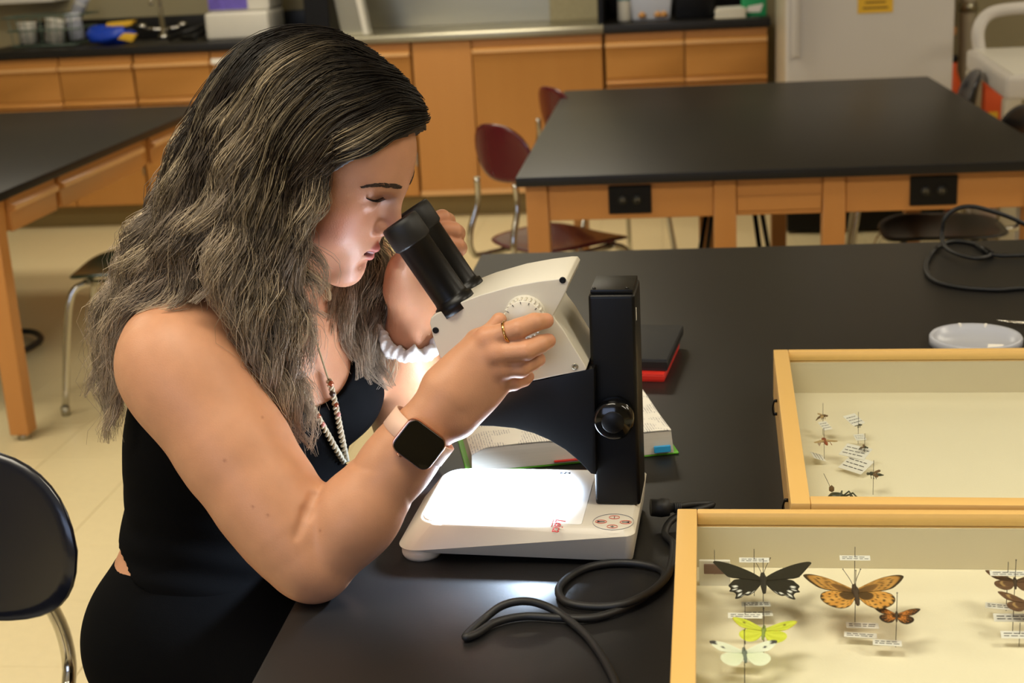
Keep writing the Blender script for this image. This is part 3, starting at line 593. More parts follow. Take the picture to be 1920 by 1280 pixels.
# ================================================================== BOOKS
def oriented(c, ang): return Matrix.Translation(c) @ Matrix.Rotation(ang, 4, 'Z')
pA, pB = atz(884, 889, T), atz(1268, 852, T)
ba = math.atan2(pB.y-pA.y, pB.x-pA.x); BL = (pB-pA).length
def textmat():
    m = mat('printed_page', 'E9E6DE', 0.8, var=0.02); nt = m.node_tree; N = nt.nodes; L = nt.links; b = N['Principled BSDF']
    tc = N.new('ShaderNodeTexCoord'); sp = N.new('ShaderNodeSeparateXYZ'); L.new(tc.outputs['Object'], sp.inputs[0])
    def mth(op, a, v=None, bb=None):
        n = N.new('ShaderNodeMath'); n.operation = op; L.new(a, n.inputs[0])
        if v is not None: n.inputs[1].default_value = v
        if bb is not None: L.new(bb, n.inputs[1])
        return n.outputs[0]
    rows = mth('LESS_THAN', mth('FRACT', mth('MULTIPLY', sp.outputs[0], 300.0)), .42)
    nz = N.new('ShaderNodeTexNoise'); nz.inputs['Scale'].default_value = 420; L.new(tc.outputs['Object'], nz.inputs['Vector'])
    words = mth('GREATER_THAN', nz.outputs[0], .47)
    cols = mth('LESS_THAN', mth('FRACT', mth('MULTIPLY', mth('ADD', sp.outputs[1], .012), 11.5)), .80)
    para = N.new('ShaderNodeTexNoise'); para.inputs['Scale'].default_value = 22; L.new(tc.outputs['Object'], para.inputs['Vector'])
    pg = mth('GREATER_THAN', para.outputs[0], .42)
    allm = mth('MULTIPLY', mth('MULTIPLY', rows, None, words), None, mth('MULTIPLY', cols, None, pg))
    mx = N.new('ShaderNodeMix'); mx.data_type = 'RGBA'; mx.inputs[6].default_value = (*lin('E9E6DE'), 1); mx.inputs[7].default_value = (*lin('A9A7AA'), 1)
    L.new(allm, mx.inputs[0]); L.new(mx.outputs[2], b.inputs['Base Color'])
textmat()
bo = thing('open_textbook', 'thick textbook lying open behind the microscope stage', 'book', pA, ba)
BD = .20; BH = .034
MB().box((-.006, .0012, 0), (BL+.004, BD, .003)).obj('cover', 'green_cover', bo, 0.001, 1)
pr = []; nn = 26
for i in range(nn+1):
    u = i/nn; x = .002 + u*(BL-.008); z = BH*(1-.10*math.exp(-((u-.47)/.05)**2)-.25*max(0, .06-u)/.06 - .02*u); pr.append((x, z))
poly = [(.001, .0032), (BL-.003, .0032)] + pr[::-1]
blk = MB().prism(poly, 0.001, BD-.004, 'y').obj('page_block', 'paper_edge', bo)
pv = []; 
for v in range(9):
    for (x, z) in pr: pv.append((x, .0005+(BD-.0045)*v/8, z+.0006+.0018*math.sin(3*v/8+x*20)**2))
pm = MB().add(pv, [(v*(nn+1)+i, v*(nn+1)+i+1, (v+1)*(nn+1)+i+1, (v+1)*(nn+1)+i) for v in range(8) for i in range(nn)], True)
pv2 = [(x, y, z-.0012) for x, y, z in pv]; pm.add(pv2, [(v*(nn+1)+i, (v+1)*(nn+1)+i, (v+1)*(nn+1)+i+1, v*(nn+1)+i+1) for v in range(8) for i in range(nn)], True)
pm.obj('top_page', 'printed_page', bo)
MB().box((BL-.03, -.004, .006), (BL-.008, -.0, .015)).obj('blue_tab', 'blue_tab', bo, 0.0006, 1)
MB().box((BL*.52, -.005, .012), (BL*.60, .0, .0165)).obj('red_tab', 'red', bo, 0.0006, 1)
MB().box((BL*.40, -.004, .0065), (BL*.66, .0, .0085)).obj('red_bookmark', 'red', bo, 0.0004, 1)
nb0 = atz(1249, 692, T+.016); nba = math.radians(-8)
rbk = thing('red_notebook', 'red notebook lying under the dark book behind the microscope', 'notebook', (nb0.x, nb0.y, T), nba)
MB().box((-.2, -.015, 0), (-.001, .16, .013)).obj('cover', 'red', rbk, 0.002); MB().box((-.199, -.0155, .003), (-.0004, .1605, .010)).obj('pages', 'red', rbk, 0.0005, 1)
dbk = thing('dark_notebook', 'dark grey hardcover book lying on the red notebook', 'notebook', (nb0.x, nb0.y, T+.0135), nba)
MB().box((-.19, -.002, 0), (.002, .19, .019)).obj('cover', mat('slate', '23262C', 0.5), dbk, 0.002); MB().box((-.188, -.0025, .004), (.0025, .1905, .015)).obj('pages', 'black_rubber', dbk, 0.0005, 1)
# ================================================================== SMALL THINGS ON THE NEAR TABLE
lc0 = atz(1829, 640, T+.004); lr = .5*(atz(1916, 640, T+.004)-atz(1741, 640, T+.004)).length
ld = thing('plastic_lid', 'cloudy white round plastic lid behind the specimen boxes', 'lid', (lc0.x, lc0.y, T))
MB().lathe([(0, .001), (lr*.80, .001), (lr*.84, .006), (lr*.88, .007), (lr*.90, .013), (lr*.97, .015), (lr, .012), (lr, 0), (lr*.96, 0), (lr*.96, .010), (lr*.92, .011), (lr*.90, .004), (lr*.86, .003), (lr*.80, 0), (0, 0)], 56).obj('disc', 'cloudy_plastic', ld)
for a in (100, 65): MB().box((-.002, lr*.89, .004), (.002, lr*.985, .0155), Matrix.Rotation(math.radians(a-90), 4, 'Z')).obj('tab', 'card', ld, 0.0004, 1)
pcx = atz(1865, 650, T+.006)
tag(MB().prism([(-.013, -.010), (.010, -.012), (.016, .008), (-.008, .012)], T+.0055, T+.0075, 'z', Matrix.Translation((pcx.x, pcx.y, 0))).obj('paper_slip', 'card', None, 0.0004, 1), 'small white paper slip lying in the plastic lid', 'paper')
fz = atz(1868, 601, T+.004); fe = atz(1990, 612, T+.006)
fo = thing('forceps', 'thin steel forceps on the table at the right edge', 'forceps', (fz.x, fz.y, T))
for s in (-1, 1):
    dd = (fe-fz).normalized(); nn_ = Vector((-dd.y, dd.x, 0)); ln = .115
    MB().tube([fz+nn_*s*.0005+Vector((0, 0, .001)), fz+dd*ln*.3+nn_*s*.0035, fz+dd*ln*.7+nn_*s*.0045, fz+dd*ln+nn_*s*.0008], [.0006, .0018, .0024, .002], 8).obj('prong', 'chrome', fo, 0, 2, True)
cpx = [(2000, 560), (1930, 541), (1870, 543), (1800, 538), (1755, 527), (1737, 508), (1740, 485), (1760, 462), (1790, 452), (1830, 458), (1858, 476), (1835, 484), (1795, 476), (1772, 462), (1766, 440), (1772, 410), (1792, 392), (1822, 387), (1860, 396), (1900, 410), (1960, 440)]
chz = [.004]*11 + [.008, .010, .012, .03, .06, .075, .078, .07, .05, .02]
pts = [atz(x, y, T+h) for (x, y), h in zip(cpx[:14], chz[:14])] + [at(x, y, 2.92) for x, y in cpx[14:]]
kc = thing('black_cable', 'thin black cable looping at the far right of the table', 'cable', (.6, 2.75, T))
MB().tube(smooth_path(pts, 10), .0045, 10).obj('loop', 'black_rubber', kc, 0, 2, True)
MB().tube([pts[10], pts[10].lerp(pts[9], .9)], .007, 10).obj('cable_tie', 'black_plastic', kc, 0, 2, True)
tl = MB().tube(smooth_path([atz(1858, 477, T+.006), atz(1890, 479, T+.006), atz(1980, 476, T+.006)], 8), .0045, 8)
tl.obj('tail', 'black_rubber', kc, 0, 2, True)
# ================================================================== SPECIMEN BOXES
BHT = .072
def specimen_box(label, cfl, ang, w, d, fw=.021):
    # cfl: far-left top corner (world xy); local x to the right, local y toward the viewer negative
    b = thing('specimen_box', label, 'specimen box', (cfl.x, cfl.y, T), ang)
    t = .011; zt = BHT
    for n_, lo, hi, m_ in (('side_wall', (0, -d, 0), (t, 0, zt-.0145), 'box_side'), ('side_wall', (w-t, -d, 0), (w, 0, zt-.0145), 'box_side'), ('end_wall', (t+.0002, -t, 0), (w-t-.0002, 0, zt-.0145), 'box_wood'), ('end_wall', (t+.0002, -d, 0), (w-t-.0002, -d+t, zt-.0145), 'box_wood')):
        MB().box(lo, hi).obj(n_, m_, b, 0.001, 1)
    MB().box((t+.0003, -d+t+.0003, 0.002), (w-t-.0003, -t-.0003, .010)).obj('foam_floor', 'foam', b)
    for lo, hi in (((t+.0003, -d+t, .0102), (t+.0022, -t, zt-.016)), ((w-t-.0022, -d+t, .0102), (w-t-.0003, -t, zt-.016)), ((t+.0025, -t-.0022, .0102), (w-t-.0025, -t-.0003, zt-.016)), ((t+.0025, -d+t+.0003, .0102), (w-t-.0025, -d+t+.0022, zt-.016))):
        MB().box(lo, hi).obj('lining', 'lining', b)
    z0, z1 = zt-.014, zt
    MB().box((0, -d, z0), (fw, 0, z1)).obj('lid_rail', 'box_wood_y', b, 0.0015, 2)
    MB().box((w-fw, -d, z0), (w, 0, z1)).obj('lid_rail', 'box_wood_y', b, 0.0015, 2)
    MB().box((fw+.0002, -fw*.55, z0), (w-fw-.0002, 0, z1)).obj('lid_rail', 'box_wood', b, 0.0015, 2)
    MB().box((fw+.0002, -d, z0), (w-fw-.0002, -d+fw, z1)).obj('lid_rail', 'box_wood', b, 0.0015, 2)
    MB().box((fw-.002, -d+fw-.002, zt-.0065), (w-fw+.002, -fw*.55+.002, zt-.0045)).obj('glass_pane', 'glass', b)
    return b
n0 = atz(1270, 953, T+BHT); n1 = atz(1265, 1280, T+BHT); n2 = atz(1920, 966, T+BHT)
f0 = atz(1450, 655, T+BHT); f1 = atz(1489, 946, T+BHT); f2 = atz(1920, 656, T+BHT)
nang = math.atan2(n1.x-n0.x, n0.y-n1.y)*.8+.2*math.atan2(n2.y-n0.y, n2.x-n0.x); fang = math.atan2(f1.x-f0.x, f0.y-f1.y)*.85+.15*math.atan2(f2.y-f0.y, f2.x-f0.x)
nb = specimen_box('glass-lidded wooden specimen box holding butterflies, nearest the viewer', n0, nang, .50, .46)
fd = (f1-f0).length
fb = specimen_box('glass-lidded wooden specimen box with few small insects, behind the butterfly box', f0, fang, .50, fd-.004)
for yy in (-.16, -.50):   # hook and eye catches on the far box
    for z in (.05, .03): MB().lathe([(0, 0), (.0022, 0), (.0022, .004), (0, .005)], 10, Matrix.Translation((0, yy-.004 if z > .04 else yy, z)) @ Matrix.Rotation(-PI/2, 4, 'Y')).obj('catch_pin', 'black_plastic', fb)
    MB().tube(smooth_path([(-.004, yy-.004, .05), (-.006, yy-.003, .04), (-.005, yy, .03), (-.004, yy+.006, .026)]), .0012, 6).obj('hook', 'black_plastic', fb)
def inbox(box, px, py, z):     # world point at height z above the table, checked inside the box
    return atz(px, py, T+z)
ZF = .0102
# ---- pinned insects
def vcol_mesh(name, vs, fs, cols, m_):
    me = bpy.data.meshes.new(name); me.from_pydata([tuple(v) for v in vs], [], fs); a = me.color_attributes.new('Col', 'FLOAT_COLOR', 'POINT')
    a.data.foreach_set('color', np.array([(*c, 1) for c in cols], dtype=np.float32).ravel()); me.materials.append(MATS[m_]); me.update(); return me
mat('wing', 'FFFFFF', 0.75, attr='Col', var=0.10, vscale=500, spec=0.2)
def wing(pts, colf, thick=.0004, rings=16, M=None, droop=0.0):
    # pts: outline beginning and ending at the root (0,0); closed fan with rings
    P = smooth_path([(x, y, 0) for x, y in pts], 5); n = len(P); vs = []; cs = []
    cx = sum(p.x for p in P)/n; cy = sum(p.y for p in P)/n
    for side in (1, -1):
        for r in range(rings+1):
            u = r/rings
            for k, p in enumerate(P):
                x, y = p.x*u, p.y*u
                if r == rings: pass
                z = side*thick*(1 if r < rings else 0) + droop*math.hypot(x, y)
                vs.append((x, y, z)); cs.append(lin(colf(u, k/(n-1), x, y)))
    fs = []
    for s_ in (0, 1):
        o = s_*(rings+1)*n
        for r in range(rings):
            for k in range(n-1):
                q = (o+r*n+k, o+r*n+k+1, o+(r+1)*n+k+1, o+(r+1)*n+k); fs.append(q if s_ == 0 else q[::-1])
    for k in range(n-1): fs.append((rings*n+k, rings*n+k+1, (rings+1)*n+rings*n+k+1, (rings+1)*n+rings*n+k)[::-1])
    return vs, fs, cs
def mirror(w): vs, fs, cs = w; return [(-x, y, z) for x, y, z in vs], [f[::-1] for f in fs], cs
def hx(a, b, t): t = max(0, min(1, t)); A = tuple(int(a[i:i+2], 16)/255 for i in (0, 2, 4)); B = tuple(int(b[i:i+2], 16)/255 for i in (0, 2, 4)); return tuple(p*(1-t)+q*t for p, q in zip(A, B))
def label_card(parent, x, y, z, w, h, rz=0, lines=2, tilt=0):
    M = Matrix.Translation((x, y, z)) @ Matrix.Rotation(rz, 4, 'Z') @ Matrix.Rotation(tilt, 4, 'X')
    c = MB().box((-w/2, -h/2, 0), (w/2, h/2, .0004), M).obj('label_card', 'card', parent)
    rnd = random.Random(int(abs(x*1e5)+abs(y*1e4)+w*1e5))
    for k in range(lines):
        yy = h*(.5-(k+1)/(lines+1)); x0 = -w*.42; 
        while x0 < w*.36:
            l = rnd.uniform(.08, .22)*w; MB().box((x0, yy-h*(.045 if lines == 2 else .022), .00042), (min(w*.44, x0+l), yy+h*(.045 if lines == 2 else .022), .0006), M).obj('handwriting', 'ink', c); x0 += l+w*.05
    return c
def butterfly(name, label, px, py, span, rz, fore, hind, fcol, hcol, bodym, ant=True, z=.042, group='pinned butterflies', labels=(), blen=.30, pin_h=.024, vlift=.12):
    p = inbox(nb, px, py, z); S = span/2
    b = thing(name, label, 'butterfly', (p.x, p.y, T+ZF-.004), rz); zz = z-ZF+.004
    for side in (1, -1):
        for nm, pts, cf in (('forewing', fore, fcol), ('hindwing', hind, hcol)):
            w = wing([(x*S, y*S) for x, y in pts], lambda u, k, x, y: cf(u, k, x/S, y/S), droop=vlift)
            if side < 0: w = mirror(w)
            o = link(nm, vcol_mesh(nm, [(x, y, zc+zz+(.0006 if nm == 'forewing' else 0)) for x, y, zc in w[0]], w[1], w[2], 'wing'), None, b)
    L = S*blen
    MB().tube([(0, L*1.1, zz+.001), (0, L*.95, zz+.001), (0, L*.75, zz+.001), (0, L*.55, zz+.001), (0, L*.1, zz+.001), (0, -L*.2, zz+.001), (0, -L*.8, zz+.0005), (0, -L*1.6, zz), (0, -L*1.75, zz)], [L*.05, L*.16, L*.13, L*.22, L*.27, L*.17, L*.2, L*.12, L*.03], 12).obj('thorax_abdomen', bodym, b)
    if ant:
        for s in (-1, 1): MB().tube(smooth_path([(s*L*.06, L*1.05, zz+.001), (s*L*.25, L*1.7, zz+.004), (s*L*.55, L*2.5, zz+.007), (s*L*.6, L*2.65, zz+.0075)], 4), [.0003]*10+[.0004, .0007, .0006], 6).obj('antenna', 'body_black', b)
    MB().tube([(0, 0, 0), (0, L*.05, zz+pin_h)], .00035, 6).obj('pin', 'steel_pin', b); MB().lathe([(0, -.0007), (.0009, 0), (0, .0007)], 8, Matrix.Translation((0, L*.05, zz+pin_h))).obj('pin_head', 'steel_pin', b)
    for (lx, ly, lz, w, h, r) in labels: label_card(b, lx, ly, lz, w, h, r)
    return b
FORE = [(0, .10), (.25, .30), (.55, .50), (.85, .58), (1.0, .52), (.97, .38), (.85, .18), (.70, .02), (.45, -.02), (.15, 0), (0, .02)]
HIND = [(0, .04), (.3, .03), (.55, -.04), (.70, -.22), (.72, -.50), (.60, -.76), (.40, -.90), (.22, -.80), (.10, -.52), (0, -.05)]
SFORE = [(0, .08), (.25, .34), (.60, .58), (.90, .68), (1.0, .62), (.93, .46), (.85, .30), (.76, .12), (.68, .02), (.45, .02), (.15, 0), (0, .0)]
SHIND = [(0, .02), (.3, .02), (.55, -.02), (.64, -.18), (.70, -.36), (.66, -.50), (.69, -.64), (.60, -.68), (.56, -.80), (.58, -1.0), (.49, -.96), (.42, -.80), (.32, -.80), (.24, -.68), (.16, -.50), (.05, -.14), (0, -.04)]
def dots(k, n, w): return abs((k*n) % 1-.5) < w
def c_swf(u, k, x, y): return hx('14140F', '25251C', abs(math.sin(k*60))*.6+.2*u)
def c_swh(u, k, x, y):
    if .80 < u < .90 and .25 < k < .85 and dots(k, 12, .28): return hx('D8D8D0', 'FFFFFF', .3)
    return hx('12120E', '20201A', abs(math.sin(k*50)))
def c_frf(u, k, x, y):
    o = hx('B8843E', 'CA964E', math.sin(x*20)*.5+.5)
    if u < .45: return hx('5A4020', '8A5E2C', u*1.6+.2*math.sin(k*50))
    if u > .93: return hx('3A2A14', '3A2A14', 0)
    if (dots(u, 6, .24) and dots(k+.045*(int(u*6) % 2), 13, .26)): return hx('2E2012', '4A3218', 0)
    return o
def c_frh(u, k, x, y):
    if u < .50: return hx('4A3418', '6A4A22', u+.2*math.sin(k*40))
    if u > .95: return hx('3A2A14', '3A2A14', 0)
    if dots(u, 6.0, .2) and dots(k+.04*(int(u*6) % 2), 13, .24): return hx('35250F', '35250F', 0)
    return hx('D2933F', 'DFA552', math.sin(k*30)*.5+.5)
def c_su(u, k, x, y):
    if u > .965: return hx('C98A50', 'B8C830', .5+.5*math.sin(k*90))
    if abs(x-.62) < .045 and abs(y-.30) < .05: return hx('6A5A20', '6A5A20', 0)
    return hx('C4CC3A', 'D6DC4C', .5+.5*math.sin(k*25+u*4))
def c_suh(u, k, x, y): return hx('CED43E', 'DCE250', .5+.5*math.sin(k*25+u*4))
def c_cb(u, k, x, y):
    if x > .80 and y > .36: return hx('3A3A3C', '55555A', .4)
    if math.hypot(x-.62, y-.22) < .06: return hx('3A3A3C', '3A3A3C', 0)
    return hx('DDE4CC', 'EEF2E0', u)
def c_cbh(u, k, x, y): return hx('DDE6C4', 'E9EFD6', u)
def c_cr(u, k, x, y):
    if u > .84 or (u > .62 and dots(k, 9, .30)): return hx('2A1A10', '3A2414', 0)
    if u < .3: return hx('4A2E14', '6A3E1A', u*2)
    if dots(u, 6, .16) and dots(k, 10, .3): return hx('3A2210', '3A2210', 0)
    return hx('C0702A', 'D2853A', .5+.5*math.sin(k*30))
def c_br(u, k, x, y):
    if .60 < u < .70 and .3 < k < .6: return hx('B09060', 'A08050', .5)
    return hx('5A3E2C', '705038', .5+.5*math.sin(k*33+u*9))
PX = lambda d, py: d/(FPX/1.47)      # small lengths measured on the near box
mat('body_brown', '3E2C1C', 0.8, var=0.3, vscale=500); mat('body_grey', '6E7A70', 0.8, var=0.3, vscale=500); mat('body_olive', '8A9A50', 0.8, var=0.3, vscale=500)
butterfly('swallowtail_butterfly', 'large black swallowtail butterfly with white hindwing spots', 1431, 1090, PX(178, 0), nang, SFORE, SHIND, c_swf, c_swh, 'body_black', labels=[(-.008, -.022, .022, .028, .010, .05), (-.006, -.026, .014, .028, .011, .06)], vlift=.10)
butterfly('fritillary_butterfly', 'large orange and brown spotted butterfly beside the black one', 1604, 1112, PX(174, 0), nang, FORE, HIND, c_frf, c_frh, 'body_brown', labels=[(.004, -.028, .016, .030, .011, -.04), (.001, -.040, .012, .030, .010, -.1)], vlift=.12)
butterfly('crescent_butterfly', 'small orange and black butterfly below the spotted one', 1681, 1155, PX(78, 0), nang-.12, FORE, HIND, c_cr, c_cr, 'body_brown', ant=False, labels=[(-.008, -.016, .016, .026, .011, .03)])
butterfly('sulphur_butterfly', 'bright yellow butterfly beneath the black swallowtail', 1432, 1184, PX(108, 0), nang-.1, FORE, HIND, c_su, c_suh, 'body_olive', ant=False, labels=[(-.018, -.020, .018, .026, .013, .02)])
butterfly('cabbage_butterfly', 'white butterfly with dark wing tips, lowest in the box', 1396, 1226, PX(110, 0), nang+.05, FORE, HIND, c_cb, c_cbh, 'body_grey', ant=False, labels=[(-.010, -.026, .012, .030, .010, .15)])
butterfly('skipper_butterfly', 'brown butterfly with a tan band at the right edge', 1903, 1092, PX(98, 0), nang-.15, FORE, HIND, c_br, c_br, 'body_brown', ant=False, labels=[(-.014, -.014, .016, .026, .012, -.05)])
butterfly('skipper_butterfly', 'plain brown butterfly below the tan banded one', 1926, 1132, PX(94, 0), nang-.15, FORE, HIND, c_br, c_br, 'body_brown', ant=False)
def header(label, px, py, z, w, h):
    p = atz(px, py, T+z); b = thing('family_label', label, 'label', (p.x, p.y, T+ZF-.004), nang); zz = z-ZF+.004
    c = label_card(b, 0, 0, zz, w, h, 0, 2, .5); MB().tube([(0, 0, 0), (0, .001, zz+.012)], .00035, 6).obj('pin', 'steel_pin', b); return b
header('white name slip pinned above the black swallowtail', 1414, 1050, .050, .030, .006)
header('white name slip pinned above the orange spotted butterfly', 1603, 1046, .050, .030, .006)
header('white name slip pinned above the yellow butterfly', 1397, 1154, .040, .032, .006)
header('white name slip pinned above the brown butterflies', 1890, 1075, .050, .034, .006)
header('white dotted card pinned at the right edge of the box', 1900, 1158, .030, .036, .009)
header('lowest white slip at the right edge of the box', 1912, 1190, .022, .034, .008)
w0 = atz(1340, 1075, T+.022)
wt = thing('fumigant_packet', 'brown strip on a white card in the box corner', 'packet', (w0.x, w0.y, T+ZF-.002), nang)
MB().box((-.016, -.004, 0), (.016, .0, .030)).obj('white_card', 'card', wt, 0.0005, 1); MB().box((-.011, -.0062, .016), (.013, -.0042, .027)).obj('brown_strip', 'brown_block', wt, 0.0006, 1); MB().tube([(0, -.005, .015), (0, -.003, .042)], .0003, 5).obj('pin', 'steel_pin', wt)
# ---- small insects in the far box
mat('fly_wing', 'B89A6A', 0.4, var=0.2, vscale=300); mat('rust', '9C4A24', 0.6, var=0.2, vscale=200); mat('beetle', '2A3020', 0.3, var=0.4, vscale=200); mat('dry_brown', '6A4C2A', 0.8, var=0.3, vscale=200)
def insect(name, label, px, py, L, rz, bm, wings=True, labels=(), z=.036, wm='fly_wing', legs=True, curl=0.0):
    p = atz(px, py, T+z); b = thing(name, label, 'insect', (p.x, p.y, T+ZF-.004), rz); zz = z-ZF+.004
    MB().lathe([(0, -L*.09), (L*.08, -L*.05), (L*.09, 0), (L*.06, L*.07), (0, L*.09)], 12, Matrix.Translation((L*.42, 0, zz)) @ Matrix.Rotation(PI/2, 4, 'Y')).obj('insect_head', bm, b)
    MB().tube(smooth_path([(L*.36, 0, zz), (L*.2, 0, zz+L*.03), (L*.02, 0, zz), (-L*.25, 0, zz-curl*L*.1), (-L*.5, 0, zz-curl*L*.35)], 4), [L*.05, L*.08, L*.11, L*.12, L*.12, L*.11, L*.09, L*.06, L*.04, L*.06, L*.08, L*.09, L*.09, L*.08, L*.06, L*.04, L*.02], 10).obj('insect_body', bm, b)
    if wings:
        for s in (-1, 1):
            MB().prism([(L*.15, s*L*.05), (L*.05, s*L*.35), (-L*.10, s*L*.62), (-L*.22, s*L*.60), (-L*.25, s*L*.40), (-L*.08, s*L*.06)], zz+L*.05, zz+L*.05+.0004, 'z').obj('insect_wing', wm, b)
    if legs:
        for s in (-1, 1):
            for q in (.28, .14, 0): MB().tube([(L*q, s*L*.05, zz-L*.03), (L*(q-.05), s*L*.22, zz+L*.02), (L*(q-.12), s*L*.34, zz-L*.16)], .0004, 5).obj('insect_leg', bm, b)
    MB().tube([(L*.1, 0, 0), (L*.1, .001, zz+.018)], .0003, 6).obj('pin', 'steel_pin', b)
    for (lx, ly, lz, w, h, r) in labels: label_card(b, lx, ly, lz, w*1.25, h*1.35, r, 3, .35)
    return b
insect('wasp', 'tiny dark wasp pinned highest in the left column', 1541, 780, .016, fang+.2, 'dry_brown', True, [(0, -.016, .022, .010, .013, .3)], curl=1)
insect('wasp', 'rust coloured wasp with spread wings on the left', 1547, 828, .024, fang+1.75, 'rust', True, [(-.004, .01, .012, .018, .012, 0)])
insect('fly', 'tiny dark fly pinned below the tilted white label', 1608, 797, .012, fang+.3, 'beetle', False, [(-.001, .010, .034, .016, .016, .35), (0, -.008, .016, .011, .009, 0)])
insect('fly', 'small dark fly resting on its wide white label', 1619, 838, .012, fang-.4, 'beetle', True, [(-.010, .0, .022, .028, .017, -.2), (-.002, -.022, .014, .028, .020, -.35)], wm='dry_brown', curl=1)
insect('bee_fly', 'dark bee pinned at the right, lowest in its column', 1641, 889, .020, fang+2.9, 'beetle', True, [], wm='dry_brown')
bt_ = atz(1576, 921, T+.030); bb = thing('beetle', 'green black beetle at the bottom rail of the far box', 'beetle', (bt_.x, bt_.y, T+ZF), fang)
MB().lathe([(0, 0), (.006, .002), (.0075, .005), (.005, .009), (0, .0105)], 18, Matrix.Translation((-.005, 0, .008)) @ Matrix.Scale(1.3, 4, (1, 0, 0))).obj('shell', 'beetle', bb)
for k in range(6):
    a = k*1.05; MB().tube([(0, 0, .012), (.008*math.cos(a)+.006, .006*math.sin(a), .018), (.013*math.cos(a)+.008, .009*math.sin(a), .010)], .0011, 5).obj('insect_leg', 'beetle', bb)
MB().lathe([(0, 0), (.003, .002), (.003, .006), (0, .009)], 10, Matrix.Translation((-.010, .002, .018))).obj('tuft', 'dry_brown', bb); MB().tube([(0, 0, 0), (-.018, .02, .034)], .0003, 5).obj('pin', 'steel_pin', bb)
# ================================================================== PERSON (signed-distance modelling)
def v3(*a): return np.array(a, dtype=np.float64)
def atn(px, py, Y): p = at(px, py, Y); return v3(p[0], p[1], p[2])
def smin(a, b, k):
    if k <= 0: return np.minimum(a, b)
    h = np.maximum(k-np.abs(a-b), 0)/k; return np.minimum(a, b)-h*h*k*0.25
def d_cone(P, a, b, ra, rb):          # capsule with linear radius
    ba = b-a; L2 = max(1e-12, float(ba@ba)); t = np.clip(((P[0]-a[0])*ba[0]+(P[1]-a[1])*ba[1]+(P[2]-a[2])*ba[2])/L2, 0, 1)
    dx = P[0]-a[0]-t*ba[0]; dy = P[1]-a[1]-t*ba[1]; dz = P[2]-a[2]-t*ba[2]
    return np.sqrt(dx*dx+dy*dy+dz*dz)-(ra+(rb-ra)*t)
def d_ell(P, c, r, R):                # ellipsoid, R rows = axes
    q = [R[i][0]*(P[0]-c[0])+R[i][1]*(P[1]-c[1])+R[i][2]*(P[2]-c[2]) for i in range(3)]
    k0 = np.sqrt((q[0]/r[0])**2+(q[1]/r[1])**2+(q[2]/r[2])**2); k1 = np.sqrt((q[0]/r[0]**2)**2+(q[1]/r[1]**2)**2+(q[2]/r[2]**2)**2)
    return k0*(k0-1)/np.maximum(k1, 1e-9)
def d_fcone(P, a, b, ra, rb, n, f):   # flattened cone: distance along n scaled by f (>1 = thinner along n)
    ba = b-a; L2 = max(1e-12, float(ba@ba)); t = np.clip(((P[0]-a[0])*ba[0]+(P[1]-a[1])*ba[1]+(P[2]-a[2])*ba[2])/L2, 0, 1)
    dx = P[0]-a[0]-t*ba[0]; dy = P[1]-a[1]-t*ba[1]; dz = P[2]-a[2]-t*ba[2]; dn = dx*n[0]+dy*n[1]+dz*n[2]
    return (np.sqrt(np.maximum(dx*dx+dy*dy+dz*dz-dn*dn, 0)+(dn*f)**2)-(ra+(rb-ra)*t))*(1 if f < 1 else 1/f**0.5)
class Field:
    def __init__(s): s.p = []
    def cone(s, a, b, ra, rb, k=.01, op='u'): s.p.append((op, k, 'c', (v3(*a), v3(*b), ra, rb), np.minimum(a, b)-max(ra, rb), np.maximum(a, b)+max(ra, rb))); return s
    def fcone(s, a, b, ra, rb, n, f, k=.01, op='u'): n = v3(*n); n = n/np.linalg.norm(n); m = max(ra, rb)/min(1, f); s.p.append((op, k, 'f', (v3(*a), v3(*b), ra, rb, n, f), np.minimum(a, b)-m, np.maximum(a, b)+m)); return s
    def ball(s, c, r, k=.01, op='u'): return s.cone(c, v3(*c)+v3(1e-5, 0, 0), r, r, k, op)
    def ell(s, c, r, R, k=.01, op='u'): m = max(r); s.p.append((op, k, 'e', (v3(*c), r, R), v3(*c)-m, v3(*c)+m)); return s
    def eval(s, xs, ys, zs, base=0.06, off=0.0, pad=.0):
        D = np.full((len(xs), len(ys), len(zs)), base, dtype=np.float32)
        for op, k, kind, a, lo, hi in s.p:
            m = k+.012+abs(off)+pad; sl = []
            for ax, l, h in zip((xs, ys, zs), lo, hi): sl.append(slice(int(np.searchsorted(ax, l-m)), int(np.searchsorted(ax, h+m))))
            if any(q.stop <= q.start for q in sl): continue
            P = (xs[sl[0]][:, None, None], ys[sl[1]][None, :, None], zs[sl[2]][None, None, :])
            d = (d_cone if kind == 'c' else d_ell if kind == 'e' else d_fcone)(P, *a).astype(np.float32)
            V = D[tuple(sl)]
            D[tuple(sl)] = smin(V, d, k) if op == 'u' else -smin(-V, d, k)
        return D
